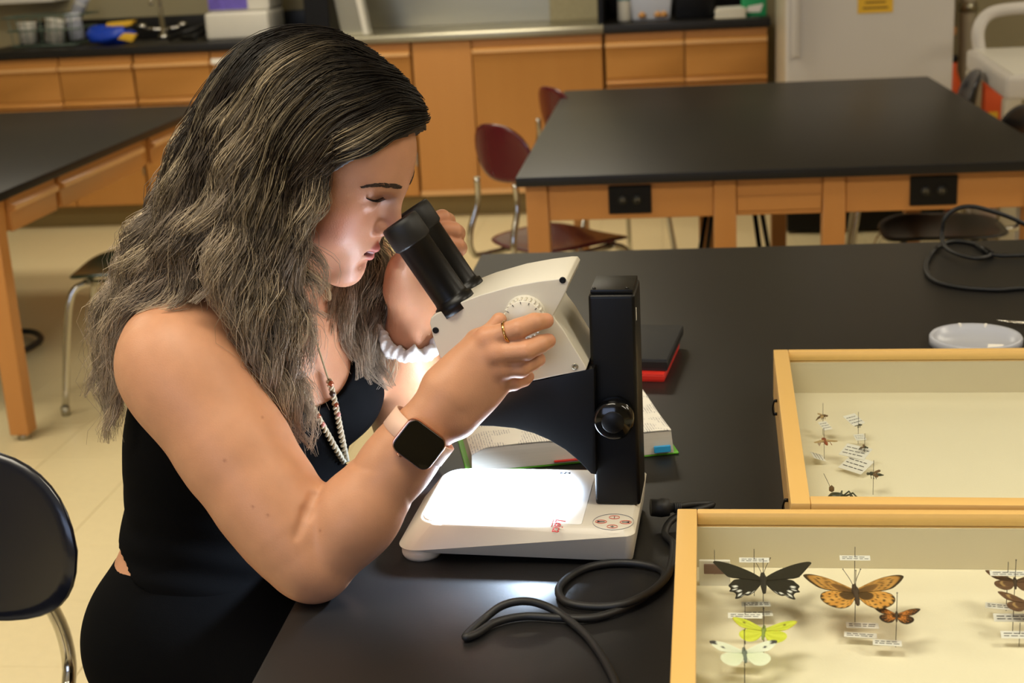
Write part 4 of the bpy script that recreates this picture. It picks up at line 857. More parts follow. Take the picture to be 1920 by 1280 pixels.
def surface_nets(D, xs, ys, zs):
    S = D < 0; c = np.zeros(tuple(n-1 for n in D.shape), np.uint8)
    for i in (0, 1):
        for j in (0, 1):
            for k in (0, 1): c += S[i:S.shape[0]-1+i, j:S.shape[1]-1+j, k:S.shape[2]-1+k]
    act = np.argwhere((c > 0) & (c < 8)); n = len(act); idx = np.full(c.shape, -1, np.int32); idx[act[:, 0], act[:, 1], act[:, 2]] = np.arange(n)
    acc = np.zeros((n, 3)); cn = np.zeros(n); G = [xs, ys, zs]
    corners = [(i, j, k) for i in (0, 1) for j in (0, 1) for k in (0, 1)]
    val = {q: D[act[:, 0]+q[0], act[:, 1]+q[1], act[:, 2]+q[2]].astype(np.float64) for q in corners}
    pos = {q: np.stack([G[a][act[:, a]+q[a]] for a in range(3)], 1) for q in corners}
    for q in corners:
        for a in range(3):
            if q[a]: continue
            w = list(q); w[a] = 1; w = tuple(w); va, vb = val[q], val[w]; m = (va < 0) != (vb < 0)
            t = np.where(m, va/np.where(m, va-vb, 1), 0)[:, None]; acc += np.where(m[:, None], pos[q]*(1-t)+pos[w]*t, 0); cn += m
    V = acc/cn[:, None]; F = []
    for a in range(3):
        b, d = [(1, 2), (2, 0), (0, 1)][a]
        sl0 = [slice(None)]*3; sl1 = [slice(None)]*3; sl0[a] = slice(0, -1); sl1[a] = slice(1, None)
        for q in (b, d): sl0[q] = slice(1, -1); sl1[q] = slice(1, -1)
        s0, s1 = S[tuple(sl0)], S[tuple(sl1)]; e = np.argwhere(s0 != s1); fl = s0[e[:, 0], e[:, 1], e[:, 2]]
        o = e.copy(); o[:, b] += 1; o[:, d] += 1
        def I(db, dd): z = o.copy(); z[:, b] += db; z[:, d] += dd; return idx[z[:, 0], z[:, 1], z[:, 2]]
        f = np.stack([I(-1, -1), I(0, -1), I(0, 0), I(-1, 0)], 1); f[~fl] = f[~fl][:, ::-1]; F.append(f)
    F = np.concatenate(F); F = F[(F >= 0).all(1)]; return V, F
def relax(V, F, it=2, lam=.4):
    for _ in range(it):
        A = np.zeros_like(V); n = np.zeros(len(V))
        for i in range(4):
            np.add.at(A, F[:, i], V[F[:, (i+1) % 4]]+V[F[:, (i+3) % 4]]); np.add.at(n, F[:, i], 2)
        V = V+lam*(A/np.maximum(n, 1)[:, None]-V)
    return V
def grid_axis(lo, hi, spans, coarse):     # piecewise spacing: spans = [(a, b, step)]
    g = [lo]
    while g[-1] < hi:
        st = coarse
        for a, b, s in spans:
            if a <= g[-1] < b: st = min(st, s)
        g.append(g[-1]+st)
    return np.array(g)
# ---- head frame
HS = .97
HY, HP = math.radians(-15), math.radians(34)
hF = v3(math.cos(HP)*math.cos(HY), math.cos(HP)*math.sin(HY), -math.sin(HP)); hU = v3(math.sin(HP)*math.cos(HY), math.sin(HP)*math.sin(HY), math.cos(HP)); hS = np.cross(hF, hU)
HC = v3(-.388, 1.552, 1.205)
HR = np.array([hF, hU, hS])
def hl(f, u, s=0.0): return HC+HS*(f*hF+u*hU+s*hS)
# ---- torso frame
TY = math.radians(-33)
tF = v3(math.cos(TY), math.sin(TY), 0); tU = v3(0, 0, 1); tS = np.cross(tF, tU)
lean = math.radians(9)
tU2 = v3(math.sin(lean)*tF[0], math.sin(lean)*tF[1], math.cos(lean)); tF2 = np.cross(tU2, tS)
TR = np.array([tF2, tU2, tS])
TC = v3(-.484, 1.585, .995)          # upper chest centre
def tl(f, u, s): return TC+f*tF2+u*tU2+s*tS
body = Field(); torso = Field()
RS = atn(334, 684, 1.435); RE = atn(575, 1046, 1.352); RW = atn(836, 752, 1.398)      # right shoulder, elbow, wrist
LS = tl(-.02, .045, -.165); LE = v3(-.345, 1.735, T+.045); LW = atn(772, 632, 1.618)
# torso
for Fd in (torso, body):
    Fd.ell(tl(-.015, -.02, 0), (.105, .15, .142), TR, .0)
    Fd.ell(tl(-.02, .04, 0), (.075, .07, .140), TR, .05)
    Fd.ell(tl(-.042, -.14, 0), (.108, .13, .150), TR, .06)
    Fd.ell(tl(-.045, -.235, 0), (.100, .11, .138), TR, .05)
    Fd.ell(v3(-.580, 1.570, .650), (.125, .11, .160), TR, .07)
    for s in (-1, 1):
        Fd.ell(tl(.058, -.060, s*.066), (.054, .060, .056), TR, .035)
    Fd.cone(tl(-.03, .085, .0), tl(-.03, .045, .115), .040, .036, .04)
    Fd.cone(tl(-.03, .085, .0), tl(-.03, .045, -.125), .040, .036, .04)
# right arm
dsh = RE-RS
body.ell(RS+v3(0, 0, .0), (.062, .060, .062), np.eye(3), .05)
body.cone(RS+dsh*.0, RS+dsh*.45, .057, .0555, .03); body.cone(RS+dsh*.40, RS+dsh*.72, .0555, .0540, .03); body.cone(RS+dsh*.70, RS+dsh*.9, .0540, .0475, .02); body.cone(RS+dsh*.88, RE, .0475, .041, .02)
body.cone(tl(.05, .02, .10), RS+dsh*.15, .04, .045, .04)          # front of the armpit
body.cone(tl(-.06, .0, .11), RS+dsh*.12, .045, .045, .04)
body.ball(RE+v3(.012, -.002, -.014), .028, .03)                    # elbow point on the table
fa = RW-RE
nrm = v3(-.3, -.8, .5)
FE = atn(602, 1050, 1.352); fe_ = RW-FE; body.cone(FE, FE+fe_*.30, .0385, .0395, .004); body.cone(FE+fe_*.28, FE+fe_*.66, .0395, .0315, .03); body.fcone(FE+fe_*.62, RW+fe_*.02, .0318, .0300, (.15, -.93, -.3), 1.18, .03)
# right hand
hn = v3(.18, -.92, .30); hn /= np.linalg.norm(hn)                  # back-of-hand normal
RM = [atn(914, 634, 1.412), atn(930, 662, 1.405), atn(938, 690, 1.408), atn(934, 716, 1.418)]
RPp = [atn(972, 616, 1.408), atn(986, 657, 1.402), atn(976, 690, 1.408), atn(963, 716, 1.420)]
RD = [atn(1002, 604, 1.416), atn(1012, 645, 1.412), atn(998, 678, 1.420), atn(982, 710, 1.434)]
RT = [atn(1024, 601, 1.430), atn(1028, 639, 1.427), atn(1010, 674, 1.434), atn(990, 706, 1.446)]
wr_ = [RW+v3(-.004, 0, .020), RW+v3(.001, 0, .007), RW+v3(.005, 0, -.006), RW+v3(.008, .002, -.018)]
for i in range(4): body.cone(wr_[i]-hn*.004, RM[i]-hn*.004, .0165, (.0128, .0125, .012, .0115)[i], .016)
body.ell((RM[1]+RM[2]+RW*2)/4-hn*.010, (.040, .034, .017), np.array([(RM[1]-RW)/np.linalg.norm(RM[1]-RW), np.cross(hn, (RM[1]-RW)/np.linalg.norm(RM[1]-RW)), hn]), .015)
body.cone(RW+v3(.012, .004, -.022), RM[3]+v3(-.008, .008, -.004), .018, .012, .014)     # heel of the hand
for i in range(4):
    r0 = (.0112, .0111, .0105, .0094)[i]
    body.ball(RM[i]+hn*.001, r0*1.12, .006)
    body.cone(RM[i], RPp[i], r0*1.02, r0*.96, .0035); body.cone(RPp[i], RD[i], r0*.97, r0*.88, .002); body.cone(RD[i], RT[i], r0*.88, r0*.74, .002)
thb = RW+v3(.025, .018, .030)
RTH = [RW+v3(.012, .010, .020), atn(896, 640, 1.432), atn(922, 622, 1.443), atn(936, 600, 1.446)]
body.cone(RTH[0], RTH[1], .017, .0135, .012); body.cone(RTH[1], RTH[2], .0125, .0105, .004); body.cone(RTH[2], RTH[3], .0105, .0085, .002)
# left arm
dl = LE-LS
body.ell(LS, (.055, .055, .058), np.eye(3), .05); body.cone(LS, LS+dl*.5, .050, .047, .03); body.cone(LS+dl*.5, LE, .047, .040, .03)
body.ball(LE+v3(0, 0, -.016), .028, .02)
fl_ = LW-LE
body.cone(LE, LE+fl_*.35, .038, .037, .02); body.cone(LE+fl_*.3, LE+fl_*.75, .037, .030, .03); body.cone(LE+fl_*.7, LW, .030, .0265, .03)
# left hand gripping the far eyepiece
ln_ = v3(.0, -1, .05)
LM = [atn(806, 432, 1.630), atn(813, 455, 1.634), atn(815, 478, 1.636), atn(812, 500, 1.634)]
LP = [atn(838, 414, 1.622), atn(856, 437, 1.622), atn(860, 465, 1.622), atn(855, 492, 1.622)]
LD = [atn(829, 408, 1.603), atn(850, 432, 1.600), atn(856, 460, 1.601), atn(853, 488, 1.603)]
LT = [atn(815, 410, 1.592), atn(832, 430, 1.590), atn(838, 455, 1.588), atn(840, 484, 1.590)]
for i in range(4):
    body.cone(LW+v3(-.012+.008*i, .004, .012), LM[i], .018, .0125, .014)
    r0 = (.0098, .0102, .0098, .0088)[i]
    body.cone(LM[i], LP[i], r0*1.05, r0*1.02, .004); body.cone(LP[i], LD[i], r0*1.02, r0*.98, .002); body.cone(LD[i], LT[i], r0*.98, r0*.82, .002)
body.ell(atn(768, 560, 1.612), (.024, .020, .046), np.eye(3), .02)          # heel of the palm
body.ell(atn(752, 530, 1.604), (.017, .017, .034), np.eye(3), .016)         # ball of the thumb
LTH = [atn(748, 545, 1.606), atn(752, 497, 1.592), atn(770, 462, 1.586), atn(782, 440, 1.584)]
body.cone(LTH[0], LTH[1], .017, .0135, .010); body.cone(LTH[1], LTH[2], .0125, .0112, .003); body.cone(LTH[2], LTH[3], .0112, .0088, .002)
# neck and head
body.cone(tl(-.02, .075, 0), hl(-.02, -.035), .056, .050, .03)
body.ell(hl(-.014, .048), tuple(HS*r for r in (.094, .086, .074)), HR, .02)
body.ell(hl(.036, -.012), tuple(HS*r for r in (.060, .092, .061)), HR, .03)
body.ell(hl(.040, .054), tuple(HS*r for r in (.0475, .052, .058)), HR, .03)
for s in (-1, 1):
    body.cone(hl(.004, -.050, s*.045), hl(.076, -.083, s*.010), HS*.017, HS*.016, .022)
    body.ball(hl(.054, -.024, s*.037), HS*.028, .025)
    body.ball(hl(.056, .006, s*.044), HS*.019, .022)
    body.cone(hl(.0835, .041, s*.004), hl(.0715, .043, s*.040), HS*.0115, HS*.012, .014)
body.ball(hl(.084, -.081), HS*.0180, .016)
body.ell(hl(.076, -.046), tuple(HS*r for r in (.024, .028, .031)), HR, .018)
body.cone(hl(.090, .032), hl(.1125, -.006), HS*.0075, HS*.0092, .012); body.ball(hl(.100, -.010, .0115), HS*.0082, .006); body.ball(hl(.100, -.010, -.0115), HS*.0082, .006)
for s in (-1, 1): body.ball(hl(.0995, .019, s*.0325), HS*.0135, .014, 's')
for s in (-1, 1): body.ell(hl(.0755, .0195, s*.0325), tuple(HS*r for r in (.0135, .0125, .0150)), HR, .004)
for s in (-1, 1):
    body.cone(hl(.1010, -.0375), hl(.0720, -.0455, s*.0285), HS*.0062, HS*.0052, .003)
    body.cone(hl(.0980, -.0495), hl(.0715, -.0480, s*.0275), HS*.0076, HS*.0052, .003)
for s in (-1, 1): body.cone(hl(.110, -.0432), hl(.0760, -.0467, s*.0320), HS*.0030, HS*.0020, .002, 's')
body.ell(hl(.1020, -.0615), tuple(HS*r for r in (.006, .004, .012)), HR, .008, 's')
for s in (-1, 1): body.ell(hl(-.004, .002, s*.074), tuple(HS*r for r in (.018, .030, .007)), HR, .004)
# legs (under the table)
for s in (1, -1):
    hip = v3(-.565, 1.575, .625)+tS*(.085*s); kn_ = v3(-.20, 1.50-.10*s, .60); ft = v3(-.24, 1.50-.10*s, .115)
    for Fd in (body,):
        Fd.cone(hip, kn_, .082, .058, .05); Fd.cone(kn_, ft, .056, .036, .03); Fd.cone(ft, ft+v3(.15, -.01, -.075), .038, .030, .03)
def skin_mesh(fine=.0019):
    lo, hi = v3(-.82, 1.22, .0), v3(-.06, 1.86, 1.40)
    xs = grid_axis(lo[0], hi[0], [(-.50, -.06, fine), (-.70, -.50, .003)], .006); ys = grid_axis(lo[1], hi[1], [(1.30, 1.70, fine)], .004); zs = grid_axis(lo[2], hi[2], [(.93, 1.30, fine), (.76, .93, .003)], .010)
    D = body.eval(xs, ys, zs); V, F = surface_nets(D, xs, ys, zs); return relax(V, F, 2, .35), F
# ---- clothing fields
def clip_plane(D, xs, ys, zs, p, n): return np.maximum(D, ((xs[:, None, None]-p[0])*n[0]+(ys[None, :, None]-p[1])*n[1]+(zs[None, None, :]-p[2])*n[2]).astype(np.float32))
def cut_ell(D, xs, ys, zs, c, r, R): return np.maximum(D, -d_ell((xs[:, None, None], ys[None, :, None], zs[None, None, :]), v3(*c), r, R).astype(np.float32))
def top_mesh(h=.0032):
    xs = np.arange(-.80, -.25, h); ys = np.arange(1.36, 1.80, h); zs = np.arange(.71, 1.16, h)
    D = torso.eval(xs, ys, zs, .06, .01, .02)-.0045
    X = xs[:, None, None]; Y_ = ys[None, :, None]; Z = zs[None, None, :]
    D = D-(.0016*np.sin(Z*150+X*25+3*np.sin(Y_*30))*np.clip((.86-Z)/.12, 0, 1)).astype(np.float32)     # fabric gathers at the waist
    D = cut_ell(D, xs, ys, zs, tl(-.01, .045, .190), (.125, .135, .080), TR); D = cut_ell(D, xs, ys, zs, tl(-.01, .045, -.190), (.125, .135, .080), TR)
    D = cut_ell(D, xs, ys, zs, tl(.085, .075, 0), (.085, .125, .072), TR); D = cut_ell(D, xs, ys, zs, tl(-.03, .125, 0), (.10, .055, .080), TR)
    D = clip_plane(D, xs, ys, zs, (-.635, 1.5, .742), (-.55, .0, -1.0))
    V, F = surface_nets(D, xs, ys, zs); return relax(V, F, 1, .3), F
def trouser_mesh(h=.006):
    P = Field(); P.ell(v3(-.580, 1.570, .650), (.125, .11, .160), TR, 0); P.ell(tl(-.045, -.235, 0), (.100, .11, .138), TR, .05)
    for s in (1, -1):
        hip = v3(-.565, 1.575, .625)+tS*(.085*s); kn_ = v3(-.20, 1.50-.10*s, .60); ft = v3(-.24, 1.50-.10*s, .12); P.cone(hip, kn_, .082, .058, .05); P.cone(kn_, ft, .056, .040, .03)
    xs = np.arange(-.80, -.10, h); ys = np.arange(1.28, 1.80, h); zs = np.arange(.10, .80, h)
    D = P.eval(xs, ys, zs, .06, .01, .02)-.0065; D = clip_plane(D, xs, ys, zs, (-.635, 1.5, .744), (-.10, .0, 1.0)); D = clip_plane(D, xs, ys, zs, (-.6, 1.5, .135), (0, 0, -1))
    V, F = surface_nets(D, xs, ys, zs); return relax(V, F, 2, .4), F
# ---- hair
def eval_pts(field, P):
    D = np.full(len(P), .06)
    for op, k, kind, a, lo, hi in field.p:
        m = ((P > lo-k-.03) & (P < hi+k+.03)).all(1)
        if not m.any(): continue
        q = (P[m, 0], P[m, 1], P[m, 2]); d = (d_cone if kind == 'c' else d_ell if kind == 'e' else d_fcone)(q, *a)
        D[m] = smin(D[m], d, k) if op == 'u' else -smin(-D[m], d, k)
    return D
def push_out(field, P, margin, it=2):
    for _ in range(it):
        d = eval_pts(field, P); m = d < margin
        if not m.any(): break
        Q = P[m]; e = 1e-3; g = np.stack([eval_pts(field, Q+np.eye(3)[i]*e)-d[m] for i in range(3)], 1)/e; g /= np.linalg.norm(g, axis=1)[:, None]+1e-9
        mg = margin if np.isscalar(margin) else margin[m]
        P[m] = Q+g*np.minimum(np.maximum(mg-d[m], 0), .02)[:, None]
    return P
def catmull(pts, n):
    P = np.array(pts); P = np.vstack([2*P[0]-P[1], P, 2*P[-1]-P[-2]]); m = len(P)-3; t = np.linspace(0, m-1e-9, n); i = t.astype(int); u = (t-i)[:, None]
    a, b, c, d = P[i], P[i+1], P[i+2], P[i+3]; return .5*(2*b+(c-a)*u+(2*a-5*b+4*c-d)*u*u+(3*b-a-3*c+d)*u**3)
def resample(C, n):
    L = np.r_[0, np.cumsum(np.linalg.norm(np.diff(C, axis=0), axis=1))]; t = np.linspace(0, L[-1], n); return np.stack([np.interp(t, L, C[:, k]) for k in range(3)], 1), L[-1]
NEAR = [
 [(797,222,1.545),(768,226,1.508),(705,256,1.478),(640,285,1.464),(588,318,1.456),(563,380,1.450),(563,450,1.450),(580,510,1.451),(602,560,1.452),(620,602,1.455)],
 [(790,200,1.550),(740,200,1.502),(665,232,1.470),(600,285,1.456),(556,350,1.447),(540,430,1.445),(546,505,1.443),(572,565,1.445),(604,608,1.450)],
 [(775,178,1.552),(712,168,1.502),(635,200,1.466),(568,255,1.450),(528,340,1.440),(510,440,1.437),(512,540,1.435),(528,640,1.437),(552,740,1.441),(568,800,1.446),(574,868,1.450)],
 [(750,150,1.553),(682,138,1.507),(602,168,1.466),(535,232,1.447),(497,330,1.437),(480,440,1.430),(478,540,1.425),(490,640,1.425),(518,730,1.432),(548,800,1.440),(562,850,1.446)],
 [(722,128,1.554),(652,110,1.512),(572,140,1.470),(504,215,1.448),(467,320,1.435),(447,430,1.425),(442,510,1.418),(454,580,1.414),(484,660,1.420),(520,740,1.432)],
 [(692,103,1.555),(622,88,1.518),(542,118,1.478),(473,200,1.450),(432,310,1.435),(407,410,1.425),(390,470,1.415),(376,520,1.408),(362,560,1.402)],
 [(662,84,1.555),(592,72,1.522),(512,100,1.484),(443,182,1.456),(397,290,1.440),(362,395,1.432),(330,480,1.430),(285,540,1.445),(240,600,1.460),(214,680,1.470),(206,760,1.475)],
 [(632,68,1.556),(562,64,1.532),(482,94,1.494),(417,182,1.468),(370,290,1.452),(325,400,1.447),(280,480,1.455),(236,560,1.472),(206,650,1.482),(197,740,1.486),(203,820,1.490),(200,872,1.490)],
 [(604,62,1.560),(532,68,1.542),(452,110,1.522),(397,192,1.502),(350,300,1.490),(302,400,1.490),(252,480,1.500),(210,560,1.512),(190,650,1.516),(186,725,1.520)],
 [(592,64,1.570),(522,78,1.572),(442,128,1.562),(390,212,1.556),(342,320,1.550),(294,420,1.550),(246,500,1.552),(208,590,1.552),(196,690,1.552)],
]
FAR = [
 [(792,205,1.556),(772,192,1.600),(738,225,1.630),(705,300,1.648),(690,400,1.655),(700,470,1.648),(714,535,1.630),(704,600,1.610),(716,680,1.598),(730,755,1.592)],
 [(770,170,1.560),(740,165,1.610),(700,210,1.645),(670,300,1.660),(662,400,1.662),(672,480,1.650),(690,550,1.625),(684,620,1.602),(700,690,1.590),(724,752,1.588)],
 [(730,130,1.562),(690,135,1.615),(650,200,1.655),(630,300,1.665),(630,400,1.662),(640,480,1.640),(655,550,1.612),(650,610,1.588),(672,680,1.578),(704,742,1.578)],
 [(690,100,1.564),(640,120,1.62),(590,200,1.66),(580,300,1.665),(590,400,1.660),(604,480,1.630),(622,545,1.598),(628,600,1.572),(640,640,1.566)],
 [(640,70,1.565),(570,100,1.62),(520,190,1.66),(500,300,1.665),(490,400,1.66),(495,480,1.64),(530,540,1.60),(560,580,1.57)],
]
def hair_build(npts=30, per=64):
    rng = np.random.RandomState(11); locks = []
    def sheet(G, sub, yoff=0.0, jit=4.0, tag_=0, short=1.0):
        C = [np.array(catmull(g, 80)) for g in G]
        for i in range(len(C)-1):
            for k in range(sub):
                t = (k+rng.uniform(.1, .9))/sub; c = C[i]*(1-t)+C[i+1]*t
                n = int(80*(short if np.isscalar(short) else rng.uniform(*short))); c = c[:n]
                c = c+np.r_[0, 0, 0]; j = rng.normal(0, jit, 2); w = np.linspace(0, 1, len(c))
                c[:, 0] += j[0]*w*1.6; c[:, 1] += j[1]*w; c[:, 2] += yoff*np.minimum(1, w*4)
                P3 = np.array([atn(*q) for q in c[::2]]); R_, L = resample(P3, npts); locks.append((R_, L, tag_, (i+t)/(len(C)-1), rng.rand()))
    sheet(NEAR, 7, 0.0, 5.0, 0, (.88, 1.0)); sheet(NEAR[1:], 4, .016, 7.0, 1, (.78, 1.0)); sheet(NEAR[2:], 3, .034, 9.0, 1, (.70, .95))
    sheet(FAR, 5, 0.0, 5.0, 2, (.9, 1.0)); sheet(FAR, 3, .012, 7.0, 2, (.8, .95))
    cores = []; strands = []
    for (C, L, tg, q, rn) in locks:
        s = np.linspace(0, 1, npts); T_ = np.gradient(C, axis=0); T_ /= np.linalg.norm(T_, axis=1)[:, None]+1e-9
        view = v3(.0, -1, .25); A = np.cross(T_, view); A /= np.linalg.norm(A, axis=1)[:, None]+1e-9; B = np.cross(A, T_)
        amp = np.clip((s-.22)/.45, 0, 1)*(.0060+.0075*rn); lam = .080+.040*rn; ph = q*15+rng.normal(0, .5)+(1.7 if tg == 1 else 0)
        wv = np.sin(2*PI*s*L/lam+ph); wv2 = np.sin(2*PI*s*L/lam+ph+1.5)
        C2 = C+A*(amp*wv)[:, None]+B*(amp*.6*wv2)[:, None]
        rad = (.0065+.0085*np.clip(s/.35, 0, 1))*(1-.88*np.clip((s-.55)/.45, 0, 1)**1.2)*(.7+.6*rn)
        C2 = push_out(body, C2, rad*.5+.002)
        cores.append((C2, rad, tg, q, rn))
        ns = per if tg != 1 else per//2
        th = rng.uniform(0, 2*PI, ns); rr = np.sqrt(rng.uniform(.0, 1, ns)); 
        for k in range(ns):
            twist = th[k]+s*rng.normal(0, .6)+.25*np.sin(2*PI*s*L/lam+ph); rs = rad*(rr[k]*.95+.08+.10*rng.rand())
            dph = rng.normal(0, .5); ex = amp*.45*np.sin(2*PI*s*L/(lam*rng.uniform(.85, 1.15))+ph+dph)
            fly = 0
            if rng.rand() < .07: fly = rng.uniform(.004, .020)*np.clip(s-.12, 0, 1)
            p = C2+A*(np.cos(twist)*rs+ex+fly*np.sin(s*9+th[k]))[:, None]+B*(np.sin(twist)*rs+fly*np.cos(s*7+th[k]))[:, None]
            ln = rng.uniform(.86, 1.03) if rng.rand() > .12 else rng.uniform(.6, .9); n = npts
            if ln < 1: p = np.stack([np.interp(np.linspace(0, ln, npts), s, p[:, a]) for a in range(3)], 1)
            strands.append((p, tg, q, rn, rng.rand(), ln))
    return cores, strands
def hexc(h): return np.array(lin(h))
ROOT, MID, TIP, HI = hexc('120C07'), hexc('35281A'), hexc('B3A18C'), hexc('BCA987')
def hair_colour(s, q, rn, r2, tg):
    s = s[:, None]; a = np.clip((s-.16)/.36, 0, 1); b = np.clip((s-.40+.10*(q-.5))/.48, 0, 1)
    c = ROOT*(1-a)+MID*a; c = c*(1-b)+TIP*b
    if rn > .74: k = .60*np.clip((s-.14)/.25, 0, 1)*(.3+.7*r2); c = c*(1-k)+HI*k
    return c*(.55+.8*r2)*(.72+.6*((rn*7.31) % 1))
def tube_arrays(items, sides, rfun):
    n = len(items); m = len(items[0][0]); P = np.array([it[0] for it in items]); T_ = np.gradient(P, axis=1); T_ /= np.linalg.norm(T_, axis=2)[..., None]+1e-9
    ref = v3(.31, .22, .92); A = np.cross(T_, ref); A /= np.linalg.norm(A, axis=2)[..., None]+1e-9; B = np.cross(T_, A); R_ = rfun(n, m)
    ring = [P+(A*math.cos(2*PI*k/sides)+B*math.sin(2*PI*k/sides))*R_[..., None] for k in range(sides)]
    V = np.stack(ring, 2).reshape(-1, 3); base = (np.arange(n)[:, None]*m+np.arange(m-1)[None, :])*sides
    F = np.concatenate([np.stack([base+k, base+(k+1) % sides, base+sides+(k+1) % sides, base+sides+k], -1).reshape(-1, 4) for k in range(sides)]); return V, F
NP = 28
def hair_meshes(per=64):
    cores, st = hair_build(NP, per)
    P = np.concatenate([x[0] for x in st]); P = push_out(body, P, .0018, 1).reshape(len(st), NP, 3); st = [(P[i],)+x[1:] for i, x in enumerate(st)]
    s = np.linspace(0, 1, NP)
    Vs, Fs = tube_arrays(st, 3, lambda n, m: np.tile(.00042*(1-.6*s**3), (n, 1))); cs = np.concatenate([np.repeat(hair_colour(s*x[5], x[2], x[3], x[4], x[1]), 3, 0) for x in st])
    cr = [(c[0],) for c in cores]; RR = np.array([c[1]*.62*np.clip((.86-np.linspace(0, 1, NP))/.2, .03, 1) for c in cores]); Vc, Fc = tube_arrays(cr, 8, lambda n, m: RR); cc = np.concatenate([np.repeat(hair_colour(s, c[3], c[4], .15, c[2])*.8, 8, 0) for c in cores])
    return (Vs, Fs, cs), (Vc, Fc, cc)
def cap_mesh(h=.003):
    f = Field(); f.ell(hl(-.016, .050), tuple(HS*r for r in (.108, .100, .088)), HR, 0); f.ell(hl(.034, .066), tuple(HS*r for r in (.060, .062, .072)), HR, .03); f.ell(hl(-.045, .0), tuple(HS*r for r in (.080, .085, .084)), HR, .03)
    xs = np.arange(-.56, -.22, h); ys = np.arange(1.42, 1.69, h); zs = np.arange(1.05, 1.39, h); D = f.eval(xs, ys, zs)
    D = cut_ell(D, xs, ys, zs, hl(.102, .005), tuple(HS*r for r in (.088, .108, .120)), HR); D = cut_ell(D, xs, ys, zs, hl(.05, -.06), tuple(HS*r for r in (.085, .06, .13)), HR)
    V, F = surface_nets(D, xs, ys, zs); return relax(V, F, 2, .4), F
# ---- build the person
def np_mesh(name, V, F, m_, cols=None, smooth=True):
    me = bpy.data.meshes.new(name); me.vertices.add(len(V)); me.vertices.foreach_set('co', np.ascontiguousarray(V, dtype=np.float32).ravel())
    me.loops.add(F.size); me.loops.foreach_set('vertex_index', np.ascontiguousarray(F, dtype=np.int32).ravel()); me.polygons.add(len(F))
    me.polygons.foreach_set('loop_start', np.arange(0, F.size, F.shape[1], dtype=np.int32))
    try: me.polygons.foreach_set('loop_total', np.full(len(F), F.shape[1], dtype=np.int32))
    except Exception: pass
    me.polygons.foreach_set('use_smooth', np.full(len(F), smooth)); me.update(calc_edges=True)
    if cols is not None:
        a = me.color_attributes.new('Col', 'FLOAT_COLOR', 'POINT'); c = np.ones((len(V), 4), np.float32); c[:, :3] = cols; a.data.foreach_set('color', c.ravel())
    me.materials.append(MATS[m_]); return me
def hits(pix, field=None, off=0.0, y0=1.2, y1=1.95):      # first surface points of the figure along lines of sight
    f = field or body; d = np.array([list(ray(x, y)) for x, y in pix]); t = y0/d[:, 1]; c = np.array(CAMP); live = np.ones(len(d), bool)
    for _ in range(500):
        i = np.where(live)[0]
        if not len(i): break
        p = c+d[i]*t[i][:, None]; e = eval_pts(f, p)-off; stop = (e < 1e-4) | (p[:, 1] > y1); t[i] += np.where(stop, 0, np.clip(e*.6, .0004, .012)); live[i[stop]] = False
    return c+d*t[:, None]
def hit(px, py, field=None, off=0.0): return hits([(px, py)], field, off)[0]
mat('skin', 'FFFFFF', 0.46, attr='Col', var=0.09, vscale=55, bump=0.12, bscale=650, spec=0.32, sss=0.12)
mat('hair', 'FFFFFF', 0.40, attr='Col', var=0.12, vscale=60, spec=0.22); mat('hair_core', 'FFFFFF', 0.6, attr='Col', var=0.15, vscale=120, spec=0.2)
mat('scalp_hair', '2A2017', 0.55, var=0.25, vscale=90, spec=0.3)
mat('black_cloth', '050506', 0.9, var=0.15, vscale=60, bump=0.15, bscale=900, spec=0.08); mat('brow', '3A281A', 0.7)
mat('rose_gold', 'D8A68C', 0.22, metal=1.0, var=0.03); mat('watch_band', 'DDB8A2', 0.55, var=0.02); mat('watch_glass', '030304', 0.05, var=0.0, spec=0.6)
mat('cotton_white', 'DAD8D4', 0.8, var=0.05, bump=0.3, bscale=300, sheen=0.2); mat('cord_cream', 'C9BFA6', 0.8, var=0.15, vscale=400); mat('cord_olive', '8A7C58', 0.8, var=0.15, vscale=400); mat('copper_bead', 'B0664C', 0.25, metal=0.6); mat('wood_bead', '3A241A', 0.4); mat('pink_bead', 'C98E84', 0.3); mat('gold', 'D9A862', 0.18, metal=1.0)
person = thing('person', 'person in a black tank top and trousers bending to the microscope eyepieces', 'person', (-.55, 1.55, 0))
_cr = hits([(590, 928), (576, 958), (556, 1004)])
for _a, _b in ((0, 1), (1, 2)): body.cone(_cr[_a]+v3(0, -.001, 0), _cr[_b]+v3(0, -.001, 0), .0034, .0030 if _b == 1 else .0008, .008, 's')
SV, SF = skin_mesh(.0019)
SKIN = hexc('C28D6B')
col = np.tile(SKIN, (len(SV), 1))
def paint(c, r, colour, k):
    global col
    d = np.linalg.norm(SV-v3(*c), axis=1); w = (k*np.exp(-(d/r)**2))[:, None]; col = col*(1-w)+hexc(colour)*w
for s in (-1, 1):
    paint(hl(.060, -.012, s*.050), .030, 'CE8272', .6); paint(hl(.088, .030, s*.028), .012, 'C08878', .5)
paint(hl(.105, -.005), .018, 'C98872', .6); paint(hl(.09, -.07), .03, 'D8A08C', .5); paint(hl(.06, .05, .04), .05, 'D8A48C', .5)
dlip = np.minimum.reduce([np.minimum(d_cone(SV.T, hl(.1010, -.0375), hl(.0720, -.0455, s*.0285), HS*.0066, HS*.0060), d_cone(SV.T, hl(.0980, -.0495), hl(.0715, -.0480, s*.0275), HS*.0080, HS*.0060)) for s in (-1, 1)])
w = np.clip(1-dlip/.0014, 0, 1)[:, None]*.85; col = col*(1-w)+hexc('B8605A')*w
